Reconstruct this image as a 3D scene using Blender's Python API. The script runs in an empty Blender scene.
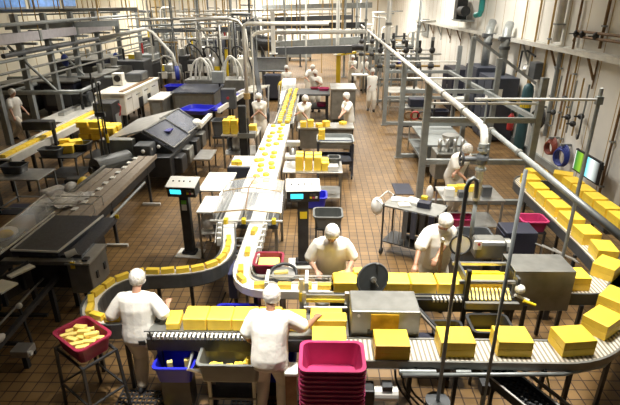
import bpy, math, random
from mathutils import Vector, Matrix
random.seed(11)
sc = bpy.context.scene
col = sc.collection
V = Vector
PI = math.pi

# ------------------------------------------------------------------ camera
F, PITCH, YAW, H = 480.0, math.radians(22.8), math.radians(1.1), 4.3
cd = bpy.data.cameras.new('camera'); cam = bpy.data.objects.new('camera', cd); col.objects.link(cam)
cd.sensor_width = 36.0; cd.lens = 36.0 * F / 620.0
cam.location = (0, 0, H); cam.rotation_euler = (PI / 2 - PITCH, 0, YAW)
cd.clip_end = 200
sc.camera = cam
# ------------------------------------------------------------------ light, exposure
w = bpy.data.worlds.new('world'); sc.world = w; w.use_nodes = True
w.node_tree.nodes['Background'].inputs[0].default_value = (0.93, 0.97, 1.0, 1)
w.node_tree.nodes['Background'].inputs[1].default_value = 0.035
sc.view_settings.view_transform = 'Standard'; sc.view_settings.look = 'None'
sc.view_settings.gamma = 1.0; sc.view_settings.exposure = 0.0; sc.view_settings.use_curve_mapping = False
def lamp(x, y, z, e, sx, sy, spread=150, c=(1.0, 0.96, 0.88), aim=None):
    l = bpy.data.lights.new('ceiling_or_fill_lamp', 'AREA'); l.shape = 'RECTANGLE'; l.size = sx; l.size_y = sy
    l.energy = e; l.color = c; l.spread = math.radians(spread)
    o = bpy.data.objects.new('ceiling_or_fill_lamp', l); o.location = (x, y, z); col.objects.link(o)
    if aim is not None:
        d = V(aim) - V((x, y, z)); o.rotation_euler = d.to_track_quat('-Z', 'Y').to_euler()
    return o
LAMPS = [(0.9, 5.0, 6.6, 155, 1.2, 0.4, 76), (3.2, 6.3, 6.6, 125, 1.2, 0.4, 78), (-0.3, 8.8, 6.6, 150, 1.2, 0.4, 76), (-1.25, 3.75, 6.6, 50, 0.6, 0.4, 36),  # last lamp on this line is a fill added to brighten the front workers
         (1.6, 11.5, 6.6, 270, 1.4, 0.5, 110), (-4.6, 13.4, 6.6, 165, 1.4, 0.5, 80),
         (0.2, 15.5, 6.6, 260, 1.6, 0.6, 130), (-6.4, 18.0, 6.6, 230, 1.6, 0.6, 120), (4.0, 16.5, 6.6, 320, 1.6, 0.6, 150),
         (-1.5, 23.0, 6.6, 430, 2.0, 0.8, 150), (-9.5, 25.0, 6.6, 430, 2.0, 0.8, 150), (3.5, 25.5, 6.6, 500, 2.0, 0.8, 160),
         (-4.5, 32.0, 6.6, 900, 2.5, 1.0, 160), (2.5, 35.0, 6.6, 900, 2.5, 1.0, 160), (-9.5, 38.0, 6.6, 1000, 2.5, 1.0, 160), (-2.5, 41.0, 6.6, 1100, 2.5, 1.0, 160)]
for L_ in LAMPS: lamp(*L_)

# ------------------------------------------------------------------ materials
MATS = {}
def new_mat(name):
    m = bpy.data.materials.new(name); m.use_nodes = True
    MATS[name] = m
    return m, m.node_tree, m.node_tree.nodes['Principled BSDF']
def mat(name, c, rough=0.5, metal=0.0, var=0.12, scale=6.0, bump=0.0, emit=None, es=1.0, trans=0.0, alpha=1.0, sss=0.0):
    m, nt, b = new_mat(name)
    tc = nt.nodes.new('ShaderNodeTexCoord'); n = nt.nodes.new('ShaderNodeTexNoise')
    n.inputs['Scale'].default_value = scale; n.inputs['Detail'].default_value = 3
    nt.links.new(tc.outputs['Object'], n.inputs['Vector'])
    r = nt.nodes.new('ShaderNodeValToRGB')
    r.color_ramp.elements[0].position = 0.3; r.color_ramp.elements[1].position = 0.7
    r.color_ramp.elements[0].color = [x * (1 - var) for x in c] + [1]
    r.color_ramp.elements[1].color = [min(1, x * (1 + var * .6)) for x in c] + [1]
    nt.links.new(n.outputs['Fac'], r.inputs['Fac']); nt.links.new(r.outputs['Color'], b.inputs['Base Color'])
    b.inputs['Roughness'].default_value = rough; b.inputs['Metallic'].default_value = metal
    if bump:
        bp = nt.nodes.new('ShaderNodeBump'); bp.inputs['Strength'].default_value = bump; bp.inputs['Distance'].default_value = 0.02
        nt.links.new(n.outputs['Fac'], bp.inputs['Height']); nt.links.new(bp.outputs['Normal'], b.inputs['Normal'])
    if emit:
        b.inputs['Emission Color'].default_value = list(emit) + [1]; b.inputs['Emission Strength'].default_value = es
    if trans: b.inputs['Transmission Weight'].default_value = trans; b.inputs['IOR'].default_value = 1.1
    if alpha < 1: b.inputs['Alpha'].default_value = alpha
    if sss: b.inputs['Subsurface Weight'].default_value = sss; b.inputs['Subsurface Radius'].default_value = (.05, .03, .01); b.inputs['Subsurface Scale'].default_value = 0.3
    return m
STEEL = mat('stainless', (.56, .56, .54), .32, .85, .18, 5)
STEELD = mat('stainless_dull', (.27, .27, .25), .45, .75, .22, 5)
GALV = mat('galvanised', (.29, .31, .305), .45, .35, .15, 8)
PAINTG = mat('grey_paint', (.27, .29, .29), .5, .1, .15, 5)
PIPEW = mat('pale_pipe', (.66, .65, .60), .42, .15, .12, 5)
DARK = mat('dark_steel', (.045, .046, .048), .45, .4, .3, 5)
BLACK = mat('black_rubber', (.016, .016, .018), .55, 0, .3, 9)
NAVY = mat('navy_cabinet', (.045, .052, .075), .5, .1, .15, 3)
NAVY2 = mat('navy_dark', (.02, .022, .04), .5, .1, .2, 3)
CHARC = mat('charcoal_plastic', (.075, .08, .085), .45, 0, .15, 5)
GREYP = mat('grey_plastic', (.105, .11, .105), .45, 0, .15, 5)
PINK = mat('pink_plastic', (.44, .038, .135), .35, 0, .12, 6)
PINKD = mat('red_plastic', (.30, .02, .055), .35, 0, .15, 6)
BLUE = mat('blue_plastic', (.014, .018, .42), .35, 0, .15, 5)
WHITE = mat('white_plastic', (.80, .79, .74), .4, 0, .05, 6)
WBELT = mat('white_belt', (.74, .72, .67), .5, 0, .06, 12)
CREAM = mat('cream_panel', (.72, .68, .58), .45, 0, .08, 3)
CHEESE = mat('cheese', (.95, .66, .06), .42, 0, .09, 7, .06, sss=.06)
CHEESEP = mat('cheese_pale', (.95, .74, .20), .5, 0, .1, 8, .06, sss=.06)
CHEESES = mat('cheese_side', (.90, .56, .03), .42, 0, .1, 7, .06, sss=.06)
SKIN = mat('skin', (.50, .28, .19), .5, 0, .08, 10, sss=.05)
SKIND = mat('skin_tan', (.33, .17, .10), .5, 0, .08, 10, sss=.05)
CLOTH = mat('white_cotton', (.86, .835, .77), .85, 0, .05, 7, .5)
CLOTH2 = mat('cream_cotton', (.70, .64, .54), .85, 0, .07, 6, .5)
NET = mat('hair_net', (.74, .71, .66), .8, 0, .22, 35, .7)
SHOE = mat('black_shoe', (.02, .02, .022), .5, 0, .2, 8)
EYE = mat('dark_eye', (.02, .012, .008), .3)
LIP = mat('lip', (.38, .13, .10), .5)
YELLOW = mat('yellow_paint', (.80, .58, .02), .45, 0, .08, 5)
GREENL = mat('green_label', (.18, .55, .05), .5)
TEAL = mat('teal_paint', (.035, .10, .12), .45, .1, .15, 3)
TEALB = mat('green_pipe_paint', (.02, .24, .22), .4, .1, .1, 4)
BROWNP = mat('rusty_pipe', (.22, .13, .06), .6, .2, .25, 10)
COPPER = mat('gold_pipe', (.42, .28, .10), .5, .2, .2, 8)
RED = mat('red_paint', (.42, .03, .03), .4, 0, .1, 5)
BLUEP = mat('blue_hose', (.03, .05, .25), .45, 0, .1, 5)
TANB = mat('tan_belt', (.34, .285, .225), .5, 0, .15, 12)
SCREEN = mat('cyan_screen', (.05, .4, .5), .3, emit=(.05, .72, .95), es=1.6)
CLEAR = mat('clear_guard', (.80, .83, .84), .12, 0, .02, 5, alpha=.20)
SMOKE = mat('smoked_guard', (.06, .07, .10), .35, 0, .3, 3, alpha=.62)
AMBER = mat('amber_curtain', (.55, .33, .03), .25, 0, .35, 9)
PLASTICBAG = mat('clear_bag', (.82, .80, .76), .25, 0, .15, 14, .8, alpha=.8)

def belt_mat(name, c1, c2, scale, axis=0):
    m, nt, b = new_mat(name)
    tc = nt.nodes.new('ShaderNodeTexCoord'); wv = nt.nodes.new('ShaderNodeTexWave'); wv.bands_direction = 'XY'[axis]
    wv.inputs['Scale'].default_value = scale; wv.inputs['Distortion'].default_value = 0.0
    nt.links.new(tc.outputs['Object'], wv.inputs['Vector'])
    r = nt.nodes.new('ShaderNodeValToRGB'); r.color_ramp.elements[0].position = .35; r.color_ramp.elements[1].position = .6
    r.color_ramp.elements[0].color = list(c1) + [1]; r.color_ramp.elements[1].color = list(c2) + [1]
    nt.links.new(wv.outputs['Fac'], r.inputs['Fac']); nt.links.new(r.outputs['Color'], b.inputs['Base Color'])
    b.inputs['Roughness'].default_value = .5; b.inputs['Metallic'].default_value = .2
    return m
WIREBELT = belt_mat('wire_belt', (.24, .215, .17), (.72, .67, .56), 6.5, 0)
CHAINBELT = belt_mat('chain_belt', (.012, .012, .014), (.10, .10, .105), 8, 1)
SCREENBELT = mat('slate_belt', (.050, .052, .062), .4, .1, .4, 30)

def floor_mat():
    m, nt, b = new_mat('quarry_tile')
    tc = nt.nodes.new('ShaderNodeTexCoord')
    br = nt.nodes.new('ShaderNodeTexBrick'); br.offset = 0.0; br.squash = 1.0
    br.inputs['Scale'].default_value = 1.0; br.inputs['Brick Width'].default_value = .155; br.inputs['Row Height'].default_value = .155
    br.inputs['Mortar Size'].default_value = .0085; br.inputs['Mortar Smooth'].default_value = .3; br.inputs['Bias'].default_value = -.1
    br.inputs['Color1'].default_value = (.215, .132, .052, 1); br.inputs['Color2'].default_value = (.152, .091, .035, 1)
    br.inputs['Mortar'].default_value = (.030, .014, .007, 1)
    nt.links.new(tc.outputs['Object'], br.inputs['Vector'])
    n = nt.nodes.new('ShaderNodeTexNoise'); n.inputs['Scale'].default_value = 1.1; n.inputs['Detail'].default_value = 6
    nt.links.new(tc.outputs['Object'], n.inputs['Vector'])
    r = nt.nodes.new('ShaderNodeValToRGB'); r.color_ramp.elements[0].position = .3; r.color_ramp.elements[1].position = .72
    r.color_ramp.elements[0].color = (.72, .66, .6, 1); r.color_ramp.elements[1].color = (1.15, 1.12, 1.05, 1)
    nt.links.new(n.outputs['Fac'], r.inputs['Fac'])
    mx = nt.nodes.new('ShaderNodeMix'); mx.data_type = 'RGBA'; mx.blend_type = 'MULTIPLY'; mx.inputs[0].default_value = 1
    nt.links.new(br.outputs['Color'], mx.inputs[6]); nt.links.new(r.outputs['Color'], mx.inputs[7])
    nt.links.new(mx.outputs[2], b.inputs['Base Color'])
    b.inputs['Roughness'].default_value = .42
    bp = nt.nodes.new('ShaderNodeBump'); bp.inputs['Strength'].default_value = .35; bp.inputs['Distance'].default_value = .01
    bp.invert = True
    nt.links.new(br.outputs['Fac'], bp.inputs['Height']); nt.links.new(bp.outputs['Normal'], b.inputs['Normal'])
    return m
FLOORM = floor_mat()
def panel_wall(name, axis, pitch, base=(.80, .78, .72), line=(.42, .29, .12), lw=.05):
    # white insulated wall panels with tan joint battens
    m, nt, b = new_mat(name)
    tc = nt.nodes.new('ShaderNodeTexCoord'); sp = nt.nodes.new('ShaderNodeSeparateXYZ'); nt.links.new(tc.outputs['Object'], sp.inputs[0])
    md = nt.nodes.new('ShaderNodeMath'); md.operation = 'PINGPONG'; md.inputs[1].default_value = pitch / 2
    nt.links.new(sp.outputs[axis], md.inputs[0])
    lt = nt.nodes.new('ShaderNodeMath'); lt.operation = 'LESS_THAN'; lt.inputs[1].default_value = lw / 2
    nt.links.new(md.outputs[0], lt.inputs[0])
    n = nt.nodes.new('ShaderNodeTexNoise'); n.inputs['Scale'].default_value = .9; n.inputs['Detail'].default_value = 5
    nt.links.new(tc.outputs['Object'], n.inputs['Vector'])
    r = nt.nodes.new('ShaderNodeValToRGB'); r.color_ramp.elements[0].position = .3; r.color_ramp.elements[1].position = .7
    r.color_ramp.elements[0].color = [x * .86 for x in base] + [1]; r.color_ramp.elements[1].color = list(base) + [1]
    nt.links.new(n.outputs['Fac'], r.inputs['Fac'])
    mx = nt.nodes.new('ShaderNodeMix'); mx.data_type = 'RGBA'
    nt.links.new(lt.outputs[0], mx.inputs[0]); nt.links.new(r.outputs['Color'], mx.inputs[6]); mx.inputs[7].default_value = list(line) + [1]
    nt.links.new(mx.outputs[2], b.inputs['Base Color']); b.inputs['Roughness'].default_value = .55
    return m
WALLY = panel_wall('wall_panel_side', 1, .95, lw=.035)
WALLYL = panel_wall('wall_panel_left', 1, 1.2, base=(.80, .74, .58), lw=.06)
WALLX = panel_wall('wall_panel_back', 0, 1.0, base=(.84, .82, .75), lw=.09)

# ------------------------------------------------------------------ geometry helpers
def ray(px, py):
    x = (px - 310) / F; y = -(py - 202.5) / F
    cp, sp = math.cos(PITCH), math.sin(PITCH)
    d1, d2 = cp + y * sp, -sp + y * cp
    c, s = math.cos(YAW), math.sin(YAW)
    return V((x * c - d1 * s, x * s + d1 * c, d2))
def at(px, py, z):            # where the sight line meets a real height
    d = ray(px, py); t = (z - H) / d.z
    return V((d.x * t, d.y * t, z))
def ay(px, py, Y):            # ... or a real distance down the hall
    d = ray(px, py); t = Y / d.y
    return V((d.x * t, Y, H + d.z * t))

class G:
    def __init__(s): s.v = []; s.f = []
    def add(s, vs, fs):
        o = len(s.v); s.v += [V(p) for p in vs]; s.f += [[i + o for i in f] for f in fs]; return s
    def box(s, x0, x1, y0, y1, z0, z1, rz=0.0, M=None):
        vs = [V((x, y, z)) for z in (z0, z1) for y in (y0, y1) for x in (x0, x1)]
        if rz:
            c = V(((x0 + x1) / 2, (y0 + y1) / 2, 0)); R = Matrix.Rotation(rz, 3, 'Z'); vs = [R @ (p - c) + c for p in vs]
        if M is not None: vs = [M @ p for p in vs]
        return s.add(vs, [(0, 2, 3, 1), (4, 5, 7, 6), (0, 1, 5, 4), (2, 6, 7, 3), (0, 4, 6, 2), (1, 3, 7, 5)])
    def bar(s, p, q, w, h=None):      # square bar between two points
        p, q = V(p), V(q); h = h or w; d = (q - p).normalized()
        up = V((0, 0, 1)) if abs(d.z) < .95 else V((0, 1, 0))
        a = d.cross(up).normalized() * w / 2; b = a.cross(d).normalized() * h / 2
        vs = [p - a - b, p + a - b, p + a + b, p - a + b, q - a - b, q + a - b, q + a + b, q - a + b]
        return s.add(vs, [(0, 1, 2, 3), (7, 6, 5, 4), (0, 4, 5, 1), (1, 5, 6, 2), (2, 6, 7, 3), (3, 7, 4, 0)])
    def tube(s, pts, r, n=8, caps=True, flat=1.0):
        pts = [V(p) for p in pts]; rs = r if isinstance(r, (list, tuple)) else [r] * len(pts)
        t = [(pts[min(i + 1, len(pts) - 1)] - pts[max(i - 1, 0)]).normalized() for i in range(len(pts))]
        u = t[0].orthogonal().normalized(); rings = []
        for i, p in enumerate(pts):
            u = (u - t[i] * u.dot(t[i])).normalized(); v = t[i].cross(u)
            rings.append([p + (u * math.cos(2 * PI * k / n) + v * flat * math.sin(2 * PI * k / n)) * rs[i] for k in range(n)])
        return s.loft(rings, caps)
    def loft(s, rings, caps=True):
        n = len(rings[0]); vs = [p for rg in rings for p in rg]; fs = []
        for i in range(len(rings) - 1):
            for k in range(n):
                fs.append((i * n + k, i * n + (k + 1) % n, (i + 1) * n + (k + 1) % n, (i + 1) * n + k))
        if caps: fs.append(list(range(n))[::-1]); fs.append([(len(rings) - 1) * n + k for k in range(n)])
        return s.add(vs, fs)
    def cyl(s, p, q, r, r2=None, n=14): return s.tube([p, q], [r, r if r2 is None else r2], n)
    def ring(s, c, axis, R, r, n=20, m=6):   # torus
        a = V(axis).normalized(); u = a.orthogonal().normalized(); v = a.cross(u); c = V(c); vs = []; fs = []
        for i in range(n):
            d = u * math.cos(2 * PI * i / n) + v * math.sin(2 * PI * i / n)
            for k in range(m):
                vs.append(c + d * (R + r * math.cos(2 * PI * k / m)) + a * r * math.sin(2 * PI * k / m))
        for i in range(n):
            for k in range(m):
                j = (i + 1) % n; l = (k + 1) % m
                fs.append((i * m + k, j * m + k, j * m + l, i * m + l))
        return s.add(vs, fs)
    def ball(s, c, rx, ry=None, rz=None, n=12, m=8, R=None, lo=-1.0):   # ellipsoid; lo cuts it below
        ry = ry or rx; rz = rz or rx; c = V(c); rings = []
        for i in range(m + 1):
            ph = math.asin(max(-1, min(1, lo))) + (PI / 2 - math.asin(lo)) * i / m
            k_ = max(math.cos(ph), 1e-3)
            rg = [V((rx * k_ * math.cos(2 * PI * k / n), ry * k_ * math.sin(2 * PI * k / n), rz * math.sin(ph))) for k in range(n)]
            rings.append([c + (R @ p if R is not None else p) for p in rg])
        return s.loft(rings, True)
    def lathe(s, c, prof, n=20):
        c = V(c)
        return s.loft([[c + V((max(r, 1e-4) * math.cos(2 * PI * k / n), max(r, 1e-4) * math.sin(2 * PI * k / n), z)) for k in range(n)] for r, z in prof], True)
    def ribbon(s, path, u0, u1, z0, z1, closed=False):   # a rectangular section swept along a plan path
        P = []
        for p in path:
            if not P or (V((p[0], p[1])) - P[-1]).length > 1e-3: P.append(V((p[0], p[1])))
        n = len(P); rings = []
        for i in range(n):
            a = P[i] - P[i - 1] if i else P[1] - P[0]; b = P[i + 1] - P[i] if i < n - 1 else a
            a = a.normalized(); b = b.normalized(); t = (a + b).normalized(); nn = V((-t.y, t.x)); k = 1 / max(.5, t.dot(b))
            rings.append([V((P[i].x + nn.x * u * k, P[i].y + nn.y * u * k, z)) for u, z in ((u0, z0), (u1, z0), (u1, z1), (u0, z1))])
        return s.loft(rings, True)
    def tub(s, cx, cy, z, w, d, h, tp=.86, t=.012, rim=.02, rz=0.0, n=4):     # open tapered tub with rim, rounded corners
        def rr(w_, d_, z_):
            r = .18 * min(w_, d_); pts = []
            for sx, sy, a0 in ((1, 1, 0), (-1, 1, 90), (-1, -1, 180), (1, -1, 270)):
                for k in range(n + 1):
                    a = math.radians(a0 + 90 * k / n); pts.append((sx * (w_ / 2 - r) + r * math.cos(a), sy * (d_ / 2 - r) + r * math.sin(a), z_))
            R = Matrix.Rotation(rz, 3, 'Z')
            return [R @ V(p) + V((cx, cy, 0)) for p in pts]
        return s.loft([rr(w * tp, d * tp, z), rr(w, d, z + h - rim * 1.2), rr(w + 2 * rim, d + 2 * rim, z + h - rim), rr(w + 2 * rim, d + 2 * rim, z + h),
                       rr(w - 2 * t, d - 2 * t, z + h), rr((w - 2 * t) * tp, (d - 2 * t) * tp, z + t), ], True)

LOC = {}
def mesh_of(name, g, m, off, bev=0, smooth=False):
    me = bpy.data.meshes.new(name); me.from_pydata([(p - off)[:] for p in g.v], [], g.f); me.materials.append(m); me.update()
    import bmesh
    bm = bmesh.new(); bm.from_mesh(me); bmesh.ops.recalc_face_normals(bm, faces=bm.faces); bm.to_mesh(me); bm.free()
    if smooth: me.polygons.foreach_set('use_smooth', [True] * len(me.polygons))
    return me
def fin(o, bev, smooth):
    if bev:
        b = o.modifiers.new('bevel', 'BEVEL'); b.width = bev; b.segments = 2; b.limit_method = 'ANGLE'
def tag(o, label, cat, group=None, kind='thing'):
    if label: o['label'] = label
    if cat: o['category'] = cat
    if group: o['group'] = group
    if kind: o['kind'] = kind
    return o
def T(name, label, cat, loc=(0, 0, 0), group=None, rz=0.0, local=False):
    o = bpy.data.objects.new(name, None); o.empty_display_size = .1; col.objects.link(o); o.location = loc; o.rotation_euler = (0, 0, rz)
    LOC[o.name] = V((0, 0, 0)) if local else V(loc)
    return tag(o, label, cat, group)
def part(name, g, m, parent, label=None, bev=0, smooth=False, kind=None):
    me = mesh_of(name, g, m, LOC[parent.name], bev, smooth); o = bpy.data.objects.new(name, me); col.objects.link(o); o.parent = parent
    LOC[o.name] = LOC[parent.name]
    fin(o, bev, smooth)
    if label: o['label'] = label
    if kind: o['kind'] = kind
    return o
def solo(name, g, m, label, cat, group=None, bev=0, smooth=False, kind='thing'):
    lo = V([min(p[i] for p in g.v) for i in range(3)]); hi = V([max(p[i] for p in g.v) for i in range(3)])
    c = V(((lo.x + hi.x) / 2, (lo.y + hi.y) / 2, lo.z))
    o = bpy.data.objects.new(name, mesh_of(name, g, m, c, bev, smooth)); o.location = c; col.objects.link(o); LOC[o.name] = c
    fin(o, bev, smooth)
    return tag(o, label, cat, group, kind)
def struct(name, g, m, bev=0, parent=None):
    if parent: return part(name, g, m, parent, bev=bev)
    o = bpy.data.objects.new(name, mesh_of(name, g, m, V((0, 0, 0)))); col.objects.link(o); fin(o, bev, False); LOC[o.name] = V((0, 0, 0))
    o['kind'] = 'structure'; return o
def dup(root, loc, rz=0.0, label=None, group=None):
    r = root.copy(); col.objects.link(r); r.location = loc; r.rotation_euler = (0, 0, rz)
    if label: r['label'] = label
    if group: r['group'] = group
    for ch in list(root.children):
        c = ch.copy(); col.objects.link(c); c.parent = r
        for g in list(ch.children):
            d = g.copy(); col.objects.link(d); d.parent = c
    return r
ORD = 'first second third fourth fifth sixth seventh eighth ninth tenth eleventh twelfth thirteenth fourteenth fifteenth sixteenth seventeenth eighteenth nineteenth twentieth'.split()
def ordn(i):
    if i < 20: return ORD[i]
    if i < 29: return 'twenty-' + ORD[i - 20]
    if i == 29: return 'thirtieth'
    return 'thirty-' + ORD[i - 30]
def arc(cx, cy, r, a0, a1, n=10): return [(cx + r * math.cos(math.radians(a0 + (a1 - a0) * i / n)), cy + r * math.sin(math.radians(a0 + (a1 - a0) * i / n))) for i in range(n + 1)]
def bez(p0, p1, p2, p3, n=12):
    p0, p1, p2, p3 = map(V, (p0, p1, p2, p3))
    return [p0 * (1 - t) ** 3 + p1 * 3 * t * (1 - t) ** 2 + p2 * 3 * t * t * (1 - t) + p3 * t ** 3 for t in [i / n for i in range(n + 1)]]
def resample(path, step):          # points (x, y, heading) every step along a plan path
    out = []; acc = 0; nxt = 0
    for a, b in zip(path, path[1:]):
        a2, b2 = V(a[:2]), V(b[:2]); L = (b2 - a2).length
        while nxt <= acc + L:
            p = a2 + (b2 - a2) * ((nxt - acc) / L); out.append((p.x, p.y, math.atan2(b2.y - a2.y, b2.x - a2.x))); nxt += step
        acc += L
    return out

def spin(objs, pivot, ang, to):
    R = Matrix.Rotation(ang, 3, 'Z')
    for o in objs:
        if o.parent is None: o.location = R @ (o.location - V(pivot)) + V(to); o.rotation_euler.z += ang

def conveyor(name, label, path, w, z, beltm, sidem=STEELD, side=(.10, .03), leg=None, legm=STEELD, group=None, rail=None, foot=0.0, cat='conveyor', tk=.02):
    p0 = path[len(path) // 2]; t = T(name, label, cat, (p0[0], p0[1], 0), group)
    part('belt', G().ribbon(path, -w / 2, w / 2, z - tk, z), beltm, t)
    for s in (-1, 1):
        u = s * (w / 2 + .012)
        part('side_rail', G().ribbon(path, u - .012, u + .012, z - side[0], z + side[1]), sidem, t)
    part('underframe', G().ribbon(path, -w / 2 + .04, w / 2 - .04, z - side[0] - .05, z - tk - .01), DARK, t)
    if leg:
        for x, y in leg:
            g = G().bar((x, y, foot), (x, y, z - side[0]), .04); part('leg', g, legm, t)
    if rail:
        for u in rail:
            part('guide_rail', G().tube([V((x, y, z + .07)) for x, y in offset(path, u)], .009, 6), STEEL, t)
    return t
def offset(path, u):
    P = [V(p[:2]) for p in path]; out = []
    for i in range(len(P)):
        a = P[max(i, 1)] - P[max(i, 1) - 1]; b = P[min(i + 1, len(P) - 1)] - P[min(i, len(P) - 2)]
        t = (a.normalized() + b.normalized()).normalized(); out.append((P[i].x - t.y * u, P[i].y + t.x * u))
    return out
def table(name, label, x0, x1, y0, y1, z, topm=STEEL, legm=STEEL, shelf=None, group=None, cat='table', tk=.03, lw=.035, wheels=False, brace=None, rz=0.0):
    t = T(name, label, cat, ((x0 + x1) / 2, (y0 + y1) / 2, 0), group)
    part('table_top', G().box(x0, x1, y0, y1, z - tk, z), topm, t, bev=.006)
    z0 = .1 if wheels else 0
    for x in (x0 + lw, x1 - lw):
        for y in (y0 + lw, y1 - lw):
            l = part('leg', G().bar((x, y, z0), (x, y, z - tk), lw), legm, t)
            if wheels: part('wheel', G().cyl((x - .015, y, .05), (x + .015, y, .05), .05, n=12), BLACK, l)
    if shelf is not None: part('shelf', G().box(x0 + .02, x1 - .02, y0 + .02, y1 - .02, shelf - .02, shelf), topm, t)
    if brace is not None:
        for x in (x0 + lw, x1 - lw): part('stretcher', G().bar((x, y0 + lw, brace), (x, y1 - lw, brace), .025), legm, t)
        part('stretcher', G().bar((x0 + lw, y0 + lw, brace), (x1 - lw, y0 + lw, brace), .025), legm, t)
        part('stretcher', G().bar((x0 + lw, y1 - lw, brace), (x1 - lw, y1 - lw, brace), .025), legm, t)
    if rz: t.rotation_euler = (0, 0, rz)
    return t
def tub(label, cx, cy, z, w, d, h, m, rz=0.0, group=None, name='tub', tp=.86, cat='tub'):
    g = G().tub(0, 0, 0, w, d, h, tp); o = solo(name, g, m, label, cat, group); o.location = (cx, cy, z); o.rotation_euler = (0, 0, rz)
    return o
def chunk(x, y, z, a, b, c, rz, m, label, group, name='cheese_piece', tilt=0.0, cat='cheese', bev=.008):
    o = solo(name, G().box(-a / 2, a / 2, -b / 2, b / 2, 0, c), m, label, cat, group, bev=bev); o.location = (x, y, z); o.rotation_euler = (tilt, 0, rz)
    return o
def lid(o, loc, rz, label=None, group=None, tilt=0.0, sc_=None):
    r = dup(o, loc, rz, label, group); r.rotation_euler = (tilt, 0, rz)
    if sc_: r.scale = sc_
    return r
# ================================================================== setting
struct('floor', G().box(-14.2, 6.6, .8, 45.2, -.1, 0), FLOORM)
struct('wall_right', G().box(6.4, 6.6, .8, 45.2, 0, 7.2), WALLY)
struct('wall_left', G().box(-14.2, -13.8, .8, 45.2, 0, 7.2), WALLYL)
struct('wall_back', G().box(-13.8, 6.4, 45, 45.2, 0, 7.2), WALLX)
struct('ceiling', G().box(-14.2, 6.6, .8, 45.2, 7.2, 7.4), CREAM)
struct('baseboard_right', G().box(6.32, 6.4, .8, 45, 0, .18), GALV)
# high windows on the left wall
def wins(n, y0, y1):
    o = struct('window_%d' % n, G().box(-13.82, -13.74, y0, y1, 3.95, 5.3), PAINTG)
    me = part('pane', G().box(-13.76, -13.72, y0 + .08, y1 - .08, 4.03, 5.22), WINM, o)
WINM = mat('blue_window', (.10, .22, .5), .2, 0, .8, 1.6, emit=(.16, .36, .75), es=.5)
for i, (a, b) in enumerate(((20.9, 24.0), (24.3, 27.2), (27.5, 29.0))): wins(i + 1, a, b)

# cable tray on brackets along right wall
t = T('cable_tray', 'long pale grey cable tray on slanted brackets along right wall', 'cable tray', (6.1, 18, 3.1))
part('tray', G().box(6.10, 6.385, 8, 34, 3.12, 3.15).box(6.08, 6.11, 8, 34, 3.10, 3.22).box(6.35, 6.385, 8, 34, 3.10, 3.22), PIPEW, t)
for i in range(13):
    y = 9.6 + i * 1.9
    part('bracket', G().bar((6.355, y, 2.6), (6.12, y, 3.12), .045).bar((6.365, y, 2.4), (6.365, y, 3.1), .03), BROWNP if i % 3 else GALV, t)

# conduits climbing the right wall
def wallpipe(y, z0, z1, r, m, label, x=6.34, name='wall_conduit', cat='pipe', group=None, extra=None):
    t = T(name, label, cat, (x, y, z0), group)
    part('pipe', G().cyl((x, y, z0), (x, y, z1), r, n=10), m, t)
    for k in range(3):
        z = z0 + (z1 - z0) * (.15 + .33 * k)
        part('clamp', G().box(x - r - .012, min(x + r + .02, 6.385), y - r - .02, y + r + .02, z - .02, z + .02), GALV, t)
    return t
wallpipe(10.2, .0, 3.1, .028, BROWNP, 'rusty upright conduit low on white wall at far right edge')
wallpipe(12.35, .6, 3.1, .022, COPPER, 'thin gold conduit right of the hose valves on right wall')
wallpipe(12.7, .9, 5.5, .028, BROWNP, 'brown conduit rising past the tray beside the monitor')
wallpipe(13.5, 3.3, 6.2, .10, PIPEW, 'thick pale pipe standing on the tray at right wall', x=6.26)
wallpipe(13.3, .8, 3.1, .05, GALV, 'grey pipe below the tray between gold conduits')
wallpipe(13.1, .8, 3.1, .018, COPPER, 'slim gold conduit close beside the grey pipe on right wall')
wallpipe(14.1, .4, 6.5, .03, COPPER, 'tall gold conduit crossing behind the tray above hose reel')
wallpipe(15.0, .0, 6.5, .03, COPPER, 'tall gold conduit left of the grey disconnect box')
wallpipe(16.0, .0, 6.5, .022, COPPER, 'tall slim gold conduit behind the navy cabinets')
wallpipe(11.5, 3.3, 6.5, .035, BROWNP, 'dark brown riser above the twin valve pipe')
t = T('valve_pipe', 'twin dark pipes with valves running along right wall above tray', 'pipe', (6.25, 11.3, 3.4))
for k, z in enumerate((3.50, 3.62)):
    part('pipe', G().tube([(6.27, 9.0, z), (6.27, 12.55, z), (6.27, 12.6, z - .12)], .032, 8), BROWNP, t)
for y in (12.5, 12.2, 11.6): part('valve', G().ball((6.25, y, 3.56), .07, .07, .09).cyl((6.25, y, 3.56), (6.08, y, 3.56), .012), DARK, t)
t = T('drain_pipe', 'teal green pipe with elbow hanging on top of right wall', 'pipe', (6.2, 20.5, 3.7))
part('pipe', G().tube([(6.2, 20, 6.2), (6.2, 20, 3.95), (6.17, 20.05, 3.82), (6.1, 20.3, 3.78)], .11, 10), TEALB, t)
part('flange', G().cyl((6.2, 20, 4.35), (6.2, 20, 4.45), .16), TEALB, t)
t = T('blower_motor', 'dark twin motor unit mounted high on right wall left of green pipe', 'motor', (6.0, 22, 3.6))
part('motor', G().cyl((6.0, 21.4, 3.9), (6.0, 22.1, 3.9), .2), DARK, t, smooth=False)
part('housing', G().box(5.85, 6.3, 22.2, 22.7, 3.55, 4.35), DARK, t, bev=.03)
part('mount', G().box(5.8, 6.385, 21.3, 22.8, 3.5, 3.56), GALV, t)
solo('wall_grille', G().box(6.33, 6.385, 30.0, 31.8, 2.3, 3.3), GALV, 'grey louvre grille on white wall above the pipe frames', 'grille', bev=.01)

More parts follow.
